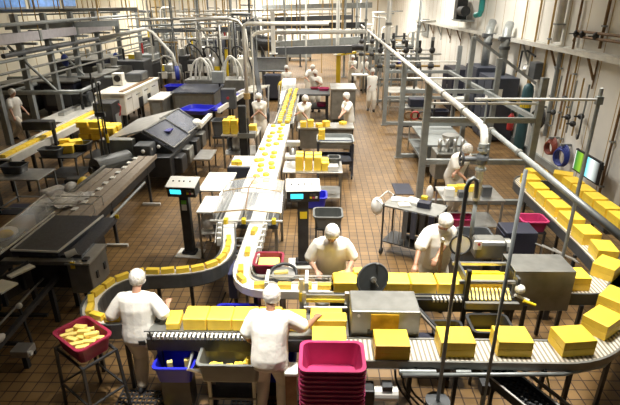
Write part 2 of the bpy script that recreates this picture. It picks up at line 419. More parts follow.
# monitor on the right wall
t = T('monitor', 'flat monitor showing green and blue picture on right wall', 'monitor', (6.0, 10.3, .7))
def mon_mat():
    m, nt, b = new_mat('monitor_picture'); tc = nt.nodes.new('ShaderNodeTexCoord'); sp = nt.nodes.new('ShaderNodeSeparateXYZ')
    nt.links.new(tc.outputs['Generated'], sp.inputs[0]); r = nt.nodes.new('ShaderNodeValToRGB')
    for p, c in ((.28, (.85, .98, .98, 1)), (.47, (.15, .72, .88, 1)), (.60, (.02, .03, .02, 1)), (.72, (.25, .5, .03, 1)), (.95, (.02, .18, .03, 1))):
        e = r.color_ramp.elements.new(p); e.color = c
    nt.links.new(sp.outputs[1], r.inputs[0]); nt.links.new(r.outputs[0], b.inputs['Base Color']); nt.links.new(r.outputs[0], b.inputs['Emission Color'])
    b.inputs['Emission Strength'].default_value = .85
    return m
part('housing', G().box(6.03, 6.08, 9.86, 10.98, .60, 1.12), BLACK, t, bev=.008)
part('screen', G().box(6.02, 6.032, 9.9, 10.94, .64, 1.08), mon_mat(), t)
part('wall_arm', G().box(6.08, 6.385, 10.3, 10.5, .8, .9), DARK, t)

# hoses and valves on the right wall
def coil(label, c, R, m, name='hose_coil'):
    g = G()
    for k in range(4): g.ring((c[0] - .03 * k, c[1], c[2] - .02 * k), (1, .08 * k, 0), R - .02 * k, .028, 18, 6)
    t = T(name, label, 'hose', (c[0], c[1], c[2] - R)); part('hose', g, m, t); part('hook', G().box(c[0] - .14, 6.385, c[1] - .03, c[1] + .03, c[2] + R - .03, c[2] + R + .03), GALV, t); return t
coil('blue hose coil hanging on right wall beside monitor', (6.25, 11.9, .66), .27, BLUEP)
coil('rust red hose coil hanging left of the blue coil', (6.25, 12.55, .72), .22, mat('rust_hose', (.22, .05, .03), .5))
coil('dark grey hose loop hanging behind the tall frame post', (6.25, 13.6, 1.25), .3, DARK)
t = T('valve_station', 'cluster of gauges and pipe valves above the hose coils', 'valve', (6.25, 12.2, 1.2))
for k, y in enumerate((11.5, 11.8, 12.1, 12.45, 12.9)):
    part('riser', G().cyl((6.3, y, 1.2), (6.3, y, 2.5 + .1 * (k % 2)), .022, n=8), COPPER if k % 2 else GALV, t)
for y, z in ((11.5, 1.75), (11.8, 1.5), (12.1, 1.6), (12.45, 2.0), (12.9, 1.55)):
    part('valve_body', G().ball((6.26, y, z), .075).cyl((6.26, y - .1, z), (6.26, y + .1, z), .03).cyl((6.26, y, z), (6.1, y, z), .02), DARK, t)
part('hose_loop', G().tube(bez((6.25, 11.5, 1.8), (6.1, 11.1, 1.9), (6.1, 11.1, 1.0), (6.25, 11.5, 1.3)), .02, 6), BLACK, t)
t = T('fire_extinguisher', 'red fire extinguisher hanging beside the teal column', 'extinguisher', (6.0, 14.95, .75))
part('bottle', G().lathe((6.0, 14.95, .55), [(.09, 0), (.1, .05), (.1, .42), (.05, .5), (.03, .56)]), RED, t, smooth=True)
part('valve_head', G().box(5.95, 6.05, 14.9, 15.0, 1.1, 1.18), DARK, t)
part('collar_label', G().cyl((6.0, 14.95, .78), (6.0, 14.95, .9), .102), WHITE, t)
part('wall_hook', G().box(6.08, 6.385, 14.9, 15.0, .8, .9), GALV, t)
t = T('switch_box', 'dark disconnect box with round face and conduit on right wall', 'electrical box', (6.2, 14.4, 2.2))
part('box', G().box(6.1, 6.385, 14.1, 14.55, 2.22, 2.68), CHARC, t, bev=.02)
part('round_cover', G().cyl((6.1, 14.6, 2.42), (6.02, 14.66, 2.42), .16), STEEL, t)
part('conduit', G().tube([(6.3, 14.7, 2.8), (6.3, 15.3, 2.9), (6.3, 15.7, 2.85), (6.3, 15.75, 2.3), (6.3, 15.9, 2.2)], .03, 8), DARK, t)

# teal pillar, cabinets
t = T('gas_cylinder', 'tall teal rounded column standing against right wall', 'cylinder', (6.14, 14.4, 0))
part('body', G().lathe((6.14, 14.4, 0), [(.15, 0), (.16, .05), (.16, 1.85), (.13, 2.0), (.05, 2.08)]), TEAL, t, smooth=True)
part('valve', G().cyl((6.14, 14.4, 2.06), (6.14, 14.4, 2.16), .04), COPPER, t)
part('yellow_band', G().cyl((6.14, 14.4, 1.38), (6.14, 14.4, 1.52), .163), YELLOW, t)
def cabinet(label, x0, x1, y0, y1, h, m=NAVY, doors=2, group=None, name='control_cabinet'):
    t = T(name, label, 'cabinet', ((x0 + x1) / 2, (y0 + y1) / 2, 0), group)
    part('body', G().box(x0, x1, y0, y1, .06, h), m, t, bev=.015); part('plinth', G().box(x0 + .04, x1 - .04, y0 + .04, y1 - .04, 0, .07), BLACK, t)
    for k in range(doors):
        a = y0 + (y1 - y0) * k / doors + .03; b = y0 + (y1 - y0) * (k + 1) / doors - .03
        d = part('door', G().box(x0 - .015, x0 + .002, a, b, .12, h - .06), m, t)
        part('handle', G().box(x0 - .04, x0 - .014, b - .1, b - .06, h * .5, h * .5 + .16), STEEL, d)
    return t
c = cabinet('tall navy control cabinet nearest the teal column', 5.45, 6.3, 15.5, 16.9, 2.05)
part('notice', G().box(5.6, 5.8, 15.482, 15.49, 1.4, 1.72), WHITE, c)
part('notice', G().box(5.433, 5.437, 15.7, 15.95, 1.35, 1.65), WHITE, c)
cabinet('tall navy control cabinet behind the nearest one by right wall', 5.5, 6.3, 17.3, 18.7, 2.15)
cabinet('shorter dark cabinet far along right wall past the ducts', 5.5, 6.3, 20.3, 22.0, 1.7, m=NAVY2)
for i, (y, z0, lb) in enumerate(((16.3, 2.05, 'pale blue grey duct bending into the nearest navy cabinet'), (18.0, 2.15, 'pale blue grey duct bending into the second navy cabinet'))):
    t = T('cabinet_duct', lb, 'duct', (5.95, y, z0), 'ducts over the navy cabinets')
    part('duct', G().tube([(5.95, y, z0), (5.95, y, 2.95), (5.98, y + .05, 3.15), (6.08, y + .3, 3.4), (6.2, y + .5, 3.6)], .14, 12), GALV, t, smooth=True)
    part('clamp_collar', G().cyl((5.95, y, 2.85), (5.95, y, 2.95), .17), CHARC, t)
    part('clamp_collar', G().box(5.75, 6.2, y - .08, y + .12, 3.1, 3.24), CHARC, t, bev=.02)
# ================================================================== pipe bridge on the right
FR = [(10.2, 'nearest of the grey steel ladder frames carrying the long pale pipe'),
      (13.75, 'second grey steel ladder frame behind the nearest, under the pale pipe'),
      (17.8, 'third grey steel ladder frame along the pale pipe'),
      (22.2, 'fourth grey steel ladder frame down the hall under the pale pipe'),
      (27.0, 'fifth grey steel ladder frame far down the pipe run'),
      (33.0, 'farthest grey steel ladder frame of the pipe run')]
for i, (y, lb) in enumerate(FR):
    x1 = 4.65 if i == 0 else 4.95
    tw = .135; xl = 2.29 + (y - 10.2) * .019
    t = T('ladder_rack', lb, 'pipe rack', (xl, y, 0), 'ladder frames under the pale pipe')
    part('post', G().box(xl - tw / 2, xl + tw / 2, y - tw / 2, y + tw / 2, 0, 2.72), GALV, t, bev=.006)
    part('post', G().box(x1 - tw / 2, x1 + tw / 2, y - tw / 2, y + tw / 2, 0, 2.84), GALV, t, bev=.006)
    for z in (.06, 1.02, 1.95):
        part('rung', G().box(xl + tw / 2, x1 - tw / 2, y - .05, y + .05, z - .055, z + .055), GALV, t, bev=.006)
    for x in (xl, x1): part('foot_plate', G().box(x - .12, x + .12, y - .12, y + .12, 0, .015), STEELD, t)
    part('pipe_saddle', G().box(xl - .09, xl + .09, y - .04, y + .04, 2.72, 2.75), STEELD, t)
    part('top_conduit', G().cyl((xl, y + .02, 2.3), (x1, y + .02, 2.3), .025, n=8), PIPEW, t)
for a, b, lb in ((10.2, 13.75, 'grey side rail joining the two nearest ladder frames'), (13.75, 17.8, 'grey side rail joining second and third ladder frames')):
    solo('frame_rail', G().box(4.6, 4.7, a + .06, b - .06, 1.9, 2.0), GALV, lb, 'rail', 'side rails between ladder frames')
# long pale pipe with flanged joints, elbow and valve
t = T('process_pipe', 'long pale pipe running down the hall over the ladder frames, elbow at its near end', 'pipe', (2.1, 10, 1.85))
PZ = 2.81
def px_(y): return 2.11 + (y - 6.2) * .0233
part('pipe', G().tube([(px_(34), 34, PZ), (px_(6.25), 6.25, PZ), (px_(6.08), 6.08, PZ - .02), (2.10, 5.99, PZ - .09), (2.10, 5.96, PZ - .2), (2.10, 5.96, 1.85)], .05, 12), PIPEW, t, smooth=True)
for y in (7.0, 8.4, 12.0, 15.5, 20, 26): part('joint_collar', G().cyl((px_(y), y, PZ), (px_(y + .05), y + .05, PZ), .062, n=12), STEELD, t)
part('joint_collar', G().cyl((2.10, 5.96, 2.58), (2.10, 5.96, 2.63), .065), GALV, t)
v = part('valve', G().ball((2.10, 5.96, 2.42), .085, .085, .095).cyl((2.10, 5.96, 2.42), (1.86, 5.96, 2.42), .035), CHARC, t)
part('hand_wheel', G().ring((1.84, 5.96, 2.42), (1, 0, 0), .085, .016).cyl((1.87, 5.96, 2.42), (1.81, 5.96, 2.42), .025), DARK, v)
for z in (2.27, 2.53): part('flange', G().cyl((2.10, 5.96, z), (2.10, 5.96, z + .03), .072), GALV, t)
part('hose_tail', G().tube([(2.10, 5.96, 1.85), (2.10, 5.96, 1.5), (2.12, 5.98, 1.25)], .03, 8), GALV, t, smooth=True)
t = T('return_pipe', 'grey pipe sloping past the elbow over the right belt loop', 'pipe', (2.15, 4.5, 2.75))
part('pipe', G().tube([(2.15, 5.95, 2.81), (2.07, 2.75, 2.81)], .030, 12), GALV, t, smooth=True)
for y in (4.9, 5.85): part('joint_collar', G().cyl((2.09 + (y - 3.4) * .025, y, 2.81), (2.09 + (y - 3.4) * .025, y + .06, 2.81), .042), STEELD, t)
t = T('hanging_rack', 'thin hanging pipe frame with tall slim post at right wall side', 'pipe rack', (3.5, 6.1, .0))
part('post', G().cyl((3.5, 6.1, 0), (3.5, 6.1, 3.3), .024, n=10), PAINTG, t)
part('cross_pipe', G().cyl((1.95, 6.1, 3.16), (3.5, 6.1, 3.16), .018, n=8), STEEL, t)
part('drop_rod', G().cyl((2.11, 6.1, 2.85), (2.11, 6.1, 3.16), .012), GALV, t)
part('corner_block', G().box(3.46, 3.54, 6.07, 6.13, 3.1, 3.2), GALV, t)
t = T('brace_post', 'grey post with sloping brace beyond the hanging pipe frame', 'pipe rack', (4.2, 14.0, 0))
part('post', G().box(4.17, 4.29, 13.9, 14.02, 0, 3.4), GALV, t); part('brace', G().bar((4.24, 13.9, 3.38), (6.1, 13.9, 2.15), .07), GALV, t)
# three tall uprights to the roof
for i, (x, y, r, lb) in enumerate(((2.75, 20.5, .10, 'thick pale riser pipe going up beyond the third ladder frame'), (3.05, 22.8, .08, 'thinner pale riser pipe just behind the thick one'),
                                   (2.2, 24.5, .05, 'slim grey riser left of the pale pipes'), (3.6, 18.6, .045, 'slim grey riser in front of the wall grille'), (2.15, 30, .06, 'farthest grey riser beside the pipe run'))):
    t = T('riser_pipe', lb, 'pipe', (x, y, 0), 'risers along the pipe run')
    part('pipe', G().cyl((x, y, 0), (x, y, 6.6), r, n=10), PIPEW if i < 2 else GALV, t, smooth=True)
    part('clamp', G().cyl((x, y, 2.6), (x, y, 2.7), r + .03, n=10), STEELD, t); part('clamp', G().cyl((x, y, 3.4), (x, y, 3.5), r + .03, n=10), STEELD, t)
# valve manifolds behind the frames
for i, (x, y, lb) in enumerate(((3.6, 21.5, 'nearer row of valves on the pipework behind the frames'), (3.2, 26.5, 'farther row of valves on the pipework behind the frames'))):
    t = T('valve_manifold', lb, 'valves', (x, y, 0), 'valve rows by right wall')
    for k in range(2): part('header_pipe', G().cyl((x - 1.2, y, 1.7 + .5 * k), (x + 1.6, y, 1.7 + .5 * k), .05, n=8), PIPEW if k else COPPER, t)
    for k in range(5):
        xx = x - 1 + .55 * k
        part('riser', G().cyl((xx, y, .0), (xx, y, 2.4 + .15 * (k % 3)), .035, n=8), GALV, t)
        part('valve_body', G().ball((xx, y - .03, 2.35), .13).cyl((xx, y, 2.35), (xx, y, 2.75), .07, n=8), DARK, t); part('pipe_flange', G().cyl((xx - .12, y, 1.7), (xx + .12, y, 1.7), .1, n=8), DARK, t)

# conveyors, tables, tanks between frames (behind)
table('steel_table', 'long grey steel table beside the second ladder frame', 2.75, 3.9, 12.0, 14.6, .88, topm=GALV, brace=.3, shelf=.35)
table('packing_table', 'steel packing table with cheese in front of worker behind the frames', 2.35, 3.5, 8.35, 9.1, .85, topm=STEEL, shelf=.3)
for k, (x, y) in enumerate(((2.62, 8.85), (2.82, 8.9), (3.0, 8.87))):
    chunk(x, y, .85, .18, .14, .11, .1 * k, CHEESE, ('left', 'middle', 'right')[k] + ' cheese block of three on table behind the frames', 'cheese on packing table behind the frames', 'cheese_block')
for k, (x, y, m, h) in enumerate(((2.5, 8.6, WHITE, .16), (2.75, 8.55, CHARC, .12), (3.2, 8.6, CHARC, .2))):
    solo('parts_box', G().box(x - .09, x + .09, y - .07, y + .07, .85, .85 + h), m, ('white', 'low dark', 'taller dark')[k] + ' box on the packing table behind the frames', 'box', bev=.01)
t = T('filler_machine', 'small grey filler with chrome tubes behind the second frame', 'machine', (3.2, 11.3, 0))
part('body', G().box(2.8, 3.6, 11.0, 11.6, .3, .95), STEELD, t, bev=.02)
for x in (2.85, 3.55):
    for y in (11.05, 11.55): part('leg', G().bar((x, y, 0), (x, y, .3), .05), DARK, t)
for k in range(4): part('filling_tube', G().cyl((2.9 + .18 * k, 11.2, .95), (2.9 + .18 * k, 11.2, 1.25), .05), STEEL, t, smooth=True)
part('hopper', G().lathe((3.2, 11.45, 1.0), [(.08, 0), (.2, .25), (.2, .3)]), STEEL, t)
t = T('wheeled_rack', 'dark wheeled rack of hanging hoses between the frames', 'rack', (3.3, 16.2, 0))
for x in (2.8, 3.8):
    for y in (15.9, 16.5): l = part('post', G().bar((x, y, .1), (x, y, 1.3), .05), DARK, t); part('caster', G().cyl((x - .02, y, .055), (x + .02, y, .055), .055), BLACK, l)
part('shelf', G().box(2.75, 3.85, 15.85, 16.55, .4, .44), DARK, t); part('shelf', G().box(2.75, 3.85, 15.85, 16.55, 1.0, 1.04), STEELD, t)
for k in range(4): part('hose', G().ring((2.95 + .22 * k, 15.82, .8), (0, 1, .1), .13, .03), (BROWNP, RED, BLACK, CHARC)[k], t)
solo('tote', G().box(3.0, 3.5, 15.95, 16.4, 1.05, 1.3), NAVY2, 'dark navy tote on top of the wheeled rack', 'tote', bev=.02)
solo('tote', G().tub(4.25, 17.2, 0, .7, .5, .7), NAVY2, 'dark navy bin on floor beside third ladder frame', 'bin')
solo('tote', G().box(4.9, 5.4, 17.5, 18.0, .8, 1.05), WHITE, 'white box on a stand before the navy cabinets', 'box', bev=.02)
table('low_stand', 'low dark stand under the white box by the navy cabinets', 4.85, 5.45, 17.45, 18.05, .8, topm=DARK, legm=DARK)
table('steel_table', 'far steel table between third and fourth ladder frames', 2.8, 4.2, 19.6, 21.0, .9, topm=PIPEW, brace=.3)
tub('pink tub on floor under the table behind the frames', 2.75, 8.45, .30, .42, .28, .18, PINK)
solo('waste_bag', G().ball((2.28, 9.2, .66), .08, .1, .17), PLASTICBAG, 'clear waste bag hanging on table end behind nearest frame', 'bag', smooth=True)
# floor mats in aisle
solo('floor_mat', G().box(1.86, 2.3, 10.75, 11.5, 0, .015), NAVY2, 'dark rubber mat in the aisle beside the nearest frame foot', 'mat')
solo('floor_mat', G().box(3.0, 3.7, 7.0, 7.6, 0, .015), NAVY2, 'dark rubber mat under the pink tub cart', 'mat')

# cart with papers in the aisle
n0 = set(bpy.data.objects)
t = T('wire_cart', 'dark wire tool cart littered with papers right of the aisle', 'cart', (1.45, 7.75, 0))
CX0, CX1, CY0, CY1 = .98, 1.95, 7.35, 7.85
for x in (CX0, CX1):
    for y in (CY0, CY1):
        l = part('leg', G().cyl((x, y, .12), (x, y, 1.0), .018, n=8), DARK, t); part('caster', G().cyl((x - .02, y, .06), (x + .02, y, .06), .06), BLACK, l)
part('top_shelf', G().box(CX0 - .02, CX1 + .02, CY0 - .02, CY1 + .02, .95, .98), STEELD, t)
part('shelf', G().box(CX0, CX1, CY0, CY1, .25, .27), DARK, t)
part('handle', G().tube([(CX0, CY0, .98), (CX0 - .14, CY0, 1.04), (CX0 - .14, CY1, 1.04), (CX0, CY1, .98)], .016, 6), STEEL, t)
part('back_panel', G().box(CX0 + .2, CX1, CY1 - .02, CY1, .3, .93), DARK, t)
for k in range(9):
    part('wire', G().cyl((CX0 + .12 + .1 * k, CY0, .27), (CX0 + .12 + .1 * k, CY0, .95), .006, n=6), STEELD, t)
for k in range(4):
    x = CX0 + .38 + k * .15
    solo('hanging_rag', G().box(x, x + .09, CY0 - .05, CY0 - .03, .42 + .05 * (k % 2), .97), (CHARC, NAVY, DARK, NAVY2)[k], ('dark grey', 'navy', 'black', 'dark navy')[k] + ' rag hanging on the front of the wire cart', 'rag', bev=.005)
solo('white_bag', G().ball((CX0 - .17, CY0 + .1, .88), .11, .12, .17), WHITE, 'white bag hanging from the wire cart handle', 'bag', smooth=True)
for k, (x, y, a, b, r, h) in enumerate(((1.12, 7.7, .26, .2, .3, .02), (1.4, 7.72, .28, .22, -.2, .05), (1.3, 7.5, .2, .16, .6, .03), (1.62, 7.62, .22, .16, .1, .1))):
    solo('paper_stack', G().box(x - a / 2, x + a / 2, y - b / 2, y + b / 2, .98, .98 + h, rz=r), (WHITE, WHITE, CREAM, NAVY2)[k], ('thin white paper pile at left end', 'thick white paper pile', 'cream folded cloth', 'dark folder')[k] + ' on top of the wire cart', 'papers', bev=.004)
solo('warning_tag', G().box(1.52, 1.62, 7.72, 7.8, .985, 1.12), YELLOW, 'small yellow tag box on the wire cart', 'tag')
spin([o for o in bpy.data.objects if o not in n0], (1.465, 7.6, 0), math.radians(-30), (1.70, 7.80, 0))
# stacked grey totes behind the right worker
for k in range(4):
    tub(('lowest', 'second', 'third', 'topmost')[k] + ' grey tub in the stack behind the right worker', 2.52, 7.0, .38 + .075 * k, .5, .36, .26, CHARC, group='grey tubs stacked behind the right worker')
solo('tote_plinth', G().box(2.2, 2.85, 6.75, 7.25, 0, .38), DARK, 'dark block under the stacked grey tubs', 'base', bev=.01)
cabinet('navy waist-high cabinet behind the steel hood', 2.9, 3.4, 6.7, 7.1, 1.0, m=NAVY2, doors=1, name='floor_cabinet')
# pink tub cart
t = T('tub_stand', 'dark legged stand carrying the pink tub near the belt loop', 'stand', (3.62, 7.45, 0))
for x, y in ((3.45, 7.3), (3.8, 7.3), (3.45, 7.6), (3.8, 7.6)):
    l = part('leg', G().bar((x, y, .06), (x, y, .72), .03), DARK, t); part('caster', G().cyl((x - .015, y, .04), (x + .015, y, .04), .04, n=10), BLACK, l)
part('ring_frame', G().box(3.43, 3.82, 7.28, 7.31, .69, .72).box(3.43, 3.82, 7.59, 7.62, .69, .72).box(3.43, 3.46, 7.3, 7.6, .69, .72).box(3.79, 3.82, 7.3, 7.6, .69, .72), DARK, t)
tub('pink tub on its stand between worker and right belt loop', 3.62, 7.45, .72, .42, .34, .2, PINK)

# ================================================================== cheese blocks on the right loop
BW, BD, BH = .35, .27, .185
def block_src(nm, label, group):
    g = G().box(-BW / 2, BW / 2, -BD / 2, BD / 2, 0, BH * .49).box(-BW / 2 + .004, BW / 2 - .004, -BD / 2 + .004, BD / 2 - .004, BH * .47, BH * .52).box(-BW / 2, BW / 2, -BD / 2, BD / 2, BH * .51, BH)
    o = solo(nm, g, CHEESE, label, 'cheese', group, bev=.006)
    o.data.materials.append(CHEESES)
    return o
inner = [(4.10, 8.6), (4.08, 6.35)]
loop_in = [(2.35, 5.32), (3.35, 5.32)] + arc(3.35, 6.05, .73, -90, 0, 9) + [(4.08, 6.4), (4.12, 9.0)] + arc(4.52, 9.0, .40, 180, 0, 12) + [(4.92, 9.0), (4.88, 7.0)] + \
          arc(4.08, 7.0, .80, 0, -50, 6) + [(3.45, 5.0)] + arc(2.55, 5.0, .90, -5, -90, 8)
LZ = .93
loop_in = [(x, y) for x, y in loop_in]
lo1 = [(2.42, 5.32), (3.35, 5.32)] + arc(3.35, 6.02, .70, -90, 0, 9) + [(4.07, 6.4), (4.12, 9.0)] + arc(4.52, 9.0, .40, 180, 0, 12) + [(4.9, 7.2)]
conveyor('loop_conveyor', 'grey belt conveyor looping round the right side of hall', lo1, .38, LZ, WIREBELT, CHARC, (.14, .02), leg=[(2.6, 5.1), (2.6, 5.5), (3.3, 5.1), (3.7, 5.2), (3.85, 6.4), (4.35, 6.4), (3.86, 7.8), (4.3, 7.8), (4.3, 9.3), (4.75, 9.3), (5.12, 8.2)], legm=DARK)
lo2 = [(.25, 4.05), (2.5, 4.05)] + arc(2.5, 4.95, .90, -90, -38, 8) + [(4.35, 5.85)] + arc(4.0, 6.35, .90, -34, 0, 5) + [(4.9, 7.15)]
conveyor('wire_belt_conveyor', 'front wire belt conveyor with steel side rails carrying cheese blocks', lo2, .33, LZ, WIREBELT, STEELD, (.08, .012), leg=[(.45, 3.88), (.45, 4.22), (1.55, 4.22), (2.55, 4.3), (2.6, 3.92), (3.2, 4.25), (4.0, 5.8), (4.35, 5.55)], legm=DARK)
t = T('drip_rail', 'pale blue grey pipe rail along the front of the wire belt', 'rail', (1.7, 3.76, .72))
part('pipe', G().tube([(.86, 3.79, .83), (2.48, 3.84, .83), (2.95, 3.97, .83), (3.35, 4.3, .83)], .022, 8), GALV, t, smooth=True)
for x in (1.0, 1.75, 2.3): part('bracket', G().box(x - .015, x + .015, 3.84, 3.9, .78, .87), DARK, t)
part('sleeve', G().cyl((.83, 3.84, .83), (1.2, 3.84, .83), .034), GALV, t); part('sleeve', G().cyl((1.4, 3.84, .83), (1.55, 3.84, .83), .034), GALV, t)
src = block_src('cheese_block', 'yellow cheese block on front wire belt, half hidden behind the pink tub stack', 'cheese blocks on the front wire belt')
src.location = (.12, 4.06, LZ)
FB = [(.76, 4.02, 0, 'first yellow cheese block right of the pink tub stack on front wire belt'),
      (1.43, 4.08, 0, 'second yellow cheese block right of the pink tubs, behind dark pole'),
      (2.02, 4.10, -.02, 'third yellow cheese block right of pink tubs, beside the slim leaning pole'),
      (2.66, 4.12, .12, 'fourth yellow cheese block right of pink tubs, where the wire belt curves'),
      (3.14, 4.44, .62, 'fifth yellow cheese block from pink tubs, turned on the curve of the front belt'),
      (3.52, 4.86, .72, 'yellow cheese block at right frame edge, last in view on the front belt')]
for x, y, r, lb in FB: dup(src, (x, y, LZ), r, lb, 'cheese blocks on the front wire belt')
IN = [(3.24, 5.34, 0, 'yellow cheese block coming out of the steel hood on the loop belt'),
      (3.84, 5.62, .75, 'yellow cheese block turning the near corner of the loop belt'),
      (4.05, 6.10, 1.4, 'first cheese block up the inner lane from the near corner of loop belt'),
      (4.07, 6.62, PI / 2, 'second cheese block up the inner lane of the loop belt'),
      (4.09, 7.14, PI / 2, 'third cheese block up the inner lane of the loop belt'),
      (4.10, 7.62, PI / 2, 'fourth cheese block up the inner lane of the loop belt'),
      (4.11, 8.05, PI / 2, 'fifth cheese block up the inner lane of the loop belt'),
      (4.12, 8.5, PI / 2, 'sixth cheese block up the inner lane, beside the frame post'),
      (4.17, 8.98, 1.5, 'seventh cheese block of the inner lane, entering the far turn'),
      (4.46, 9.40, .1, 'left cheese block on the far turn of the loop belt'),
      (4.92, 9.22, -.5, 'right cheese block on the far turn of the loop belt'),
      (4.93, 8.82, PI / 2, 'sixth cheese block from the frame edge on the outer lane, in front of monitor'),
      (4.92, 8.40, PI / 2, 'fifth cheese block from the frame edge on the outer lane'),
      (4.92, 8.00, PI / 2, 'fourth cheese block from the frame edge on the outer lane'),
      (4.91, 7.58, PI / 2, 'third cheese block from the frame edge on the outer lane'),
      (4.90, 7.16, PI / 2, 'cheese block on the outer lane cut by right frame edge')]
for x, y, r, lb in IN: dup(src, (x, y, LZ), r, lb, 'cheese blocks on the right loop belt')
# steel hood over the loop belt
t = T('steel_hood', 'stainless steel tunnel hood over the loop belt', 'hood', (2.75, 5.3, .6))
g = G().box(2.4, 3.14, 5.10, 5.12, .70, 1.26).box(2.4, 3.14, 5.52, 5.54, .72, 1.26).box(2.4, 3.14, 5.10, 5.54, 1.25, 1.27)
part('shell', g, STEELD, t, bev=.004)
part('entry_flap', G().box(2.4, 2.415, 5.14, 5.5, .95, 1.2), BLACK, t)
for x in (2.45, 3.05):
    for y in (5.11, 5.53): part('leg', G().bar((x, y, 0), (x, y, .71), .04), DARK, t)
# small floor items between the loops
tub('grey pail on floor inside the right loop', 3.75, 6.75, 0, .26, .26, .3, CHARC, name='pail', cat='pail')
t = T('loop_drive', 'black gearbox and motor tucked under the near loop corner', 'motor', (3.35, 5.9, 0))
part('gearbox', G().box(3.2, 3.45, 5.8, 6.0, .5, .75), BLACK, t, bev=.02); part('motor', G().cyl((3.1, 5.9, .62), (2.85, 5.9, .62), .1), DARK, t); part('stand', G().box(3.28, 3.36, 5.86, 5.94, 0, .5), DARK, t)
t = T('hose_guard', 'steel pipe cage by the inside of the loop belt', 'rail', (3.6, 6.3, 0))
for k in range(3): part('rail', G().tube([(3.35 + .12 * k, 6.75 - .1 * k, 0), (3.35 + .12 * k, 6.75 - .1 * k, .82), (3.75, 6.2 - .05 * k, .82)], .015, 6), STEEL, t)

# tall poles in front
t = T('tall_pole', 'dark tall pole with hooked top rising left of second front cheese block', 'pole', (1.2, 3.66, 0))
part('pipe', G().tube([(1.2, 3.66, .0), (1.2, 3.66, 2.9), (1.215, 3.66, 2.96), (1.25, 3.67, 2.98), (1.285, 3.68, 2.95), (1.30, 3.7, 2.8)], .0185, 10), PAINTG, t, smooth=True)
part('base_sleeve', G().lathe((1.2, 3.66, .28), [(.085, 0), (.11, .32), (.122, .33), (.122, .36), (.1, .36)]), CHARC, t)
t = T('tall_pole', 'slim dark tall pole rising left of third front cheese block', 'pole', (1.66, 3.68, 0))
part('pipe', G().cyl((1.66, 3.68, 0), (1.66, 3.68, 3.05), .0165, n=10), PAINTG, t, smooth=True)
part('clamp', G().box(1.62, 1.70, 3.67, 3.78, .70, .82), DARK, t)
# lower right incline
t = T('incline_conveyor', 'dark inclined chain conveyor with bright rails under the front belt', 'conveyor', (2.2, 3.6, 0))
def slope(x, y): return .0
A_, B_ = V((1.70, 4.10, .78)), V((2.60, 3.42, .32)); d_ = (B_ - A_); nrm = V((-d_.y, d_.x, 0)).normalized()
part('belt', G().add([A_ - nrm * .15, A_ + nrm * .15, B_ + nrm * .15, B_ - nrm * .15, A_ - nrm * .15 - V((0, 0, .05)), A_ + nrm * .15 - V((0, 0, .05)), B_ + nrm * .15 - V((0, 0, .05)), B_ - nrm * .15 - V((0, 0, .05))],
     [(0, 1, 2, 3), (7, 6, 5, 4), (0, 4, 5, 1), (1, 5, 6, 2), (2, 6, 7, 3), (3, 7, 4, 0)]), CHAINBELT, t)
for s in (-1, 1):
    part('side_rail', G().bar(A_ + nrm * .165 * s + V((0, 0, .02)), B_ + nrm * .165 * s + V((0, 0, .02)), .025, .09), DARK, t)
    part('bright_strip', G().bar(A_ + nrm * .165 * s + V((0, 0, .07)), B_ + nrm * .165 * s + V((0, 0, .07)), .022, .014), PIPEW, t)
part('guard_rail', G().bar(A_ + nrm * .30 + V((0, 0, .04)), B_ + nrm * .30 + V((0, 0, .04)), .03), STEELD, t)
g = G()
for k in range(26):
    for j in range(4):
        p = A_ + d_ * ((k + .5) / 26) + nrm * (-.12 + .08 * j); g.box(p.x - .012, p.x + .012, p.y - .012, p.y + .012, p.z, p.z + .03)
part('belt_cleats', g, CHARC, t, kind='stuff')
for f in (.15, .8):
    for s in (-1, 1):
        p = A_ + d_ * f + nrm * .165 * s; part('leg', G().bar((p.x, p.y, 0), p, .035), DARK, t)
t = T('gear_motor', 'dull white motor hanging under left end of the wire belt', 'motor', (.7, 3.85, .4))
part('motor', G().cyl((.58, 3.78, .60), (.82, 3.78, .60), .075), WHITE, t, smooth=False); part('gearbox', G().box(.44, .58, 3.7, 3.86, .5, .7), DARK, t, bev=.015); part('terminal_box', G().box(.66, .76, 3.74, 3.84, .66, .72), CHARC, t)
part('mount', G().box(.46, .52, 3.76, 3.82, 0, .52), DARK, t)
t = T('cable_bundle', 'black cables hanging under the wire belt beside the white motor', 'cable', (1.0, 3.9, 0))
for k in range(3): part('cable', G().tube(bez((.8 + .1 * k, 3.9, .8), (.8, 3.8, .5), (1.1 + .1 * k, 3.8, .5), (1.05 + .12 * k, 3.85, .02)), .012, 6), BLACK, t)
t = T('yellow_hose', 'thin yellow hose drooping under the curve of the front belt', 'hose', (2.35, 3.95, .2)); part('hose', G().tube(bez((2.42, 4.3, .85), (2.46, 3.9, .5), (2.5, 3.7, .3), (2.2, 3.75, .25)), .011, 6), CHEESEP, t)
t = T('drain_trolley', 'dark low trolley with steel handle under the wire belt', 'trolley', (1.3, 3.55, 0))
part('deck', G().box(1.36, 1.6, 3.4, 3.62, .2, .24), DARK, t); part('handle', G().cyl((1.35, 3.5, .46), (1.68, 3.5, .46), .018), STEELD, t); part('post', G().bar((1.6, 3.5, .2), (1.6, 3.5, .46), .025), DARK, t)
for x in (1.4, 1.56): part('wheel', G().cyl((x, 3.42, .1), (x + .03, 3.42, .1), .1), BLACK, t)
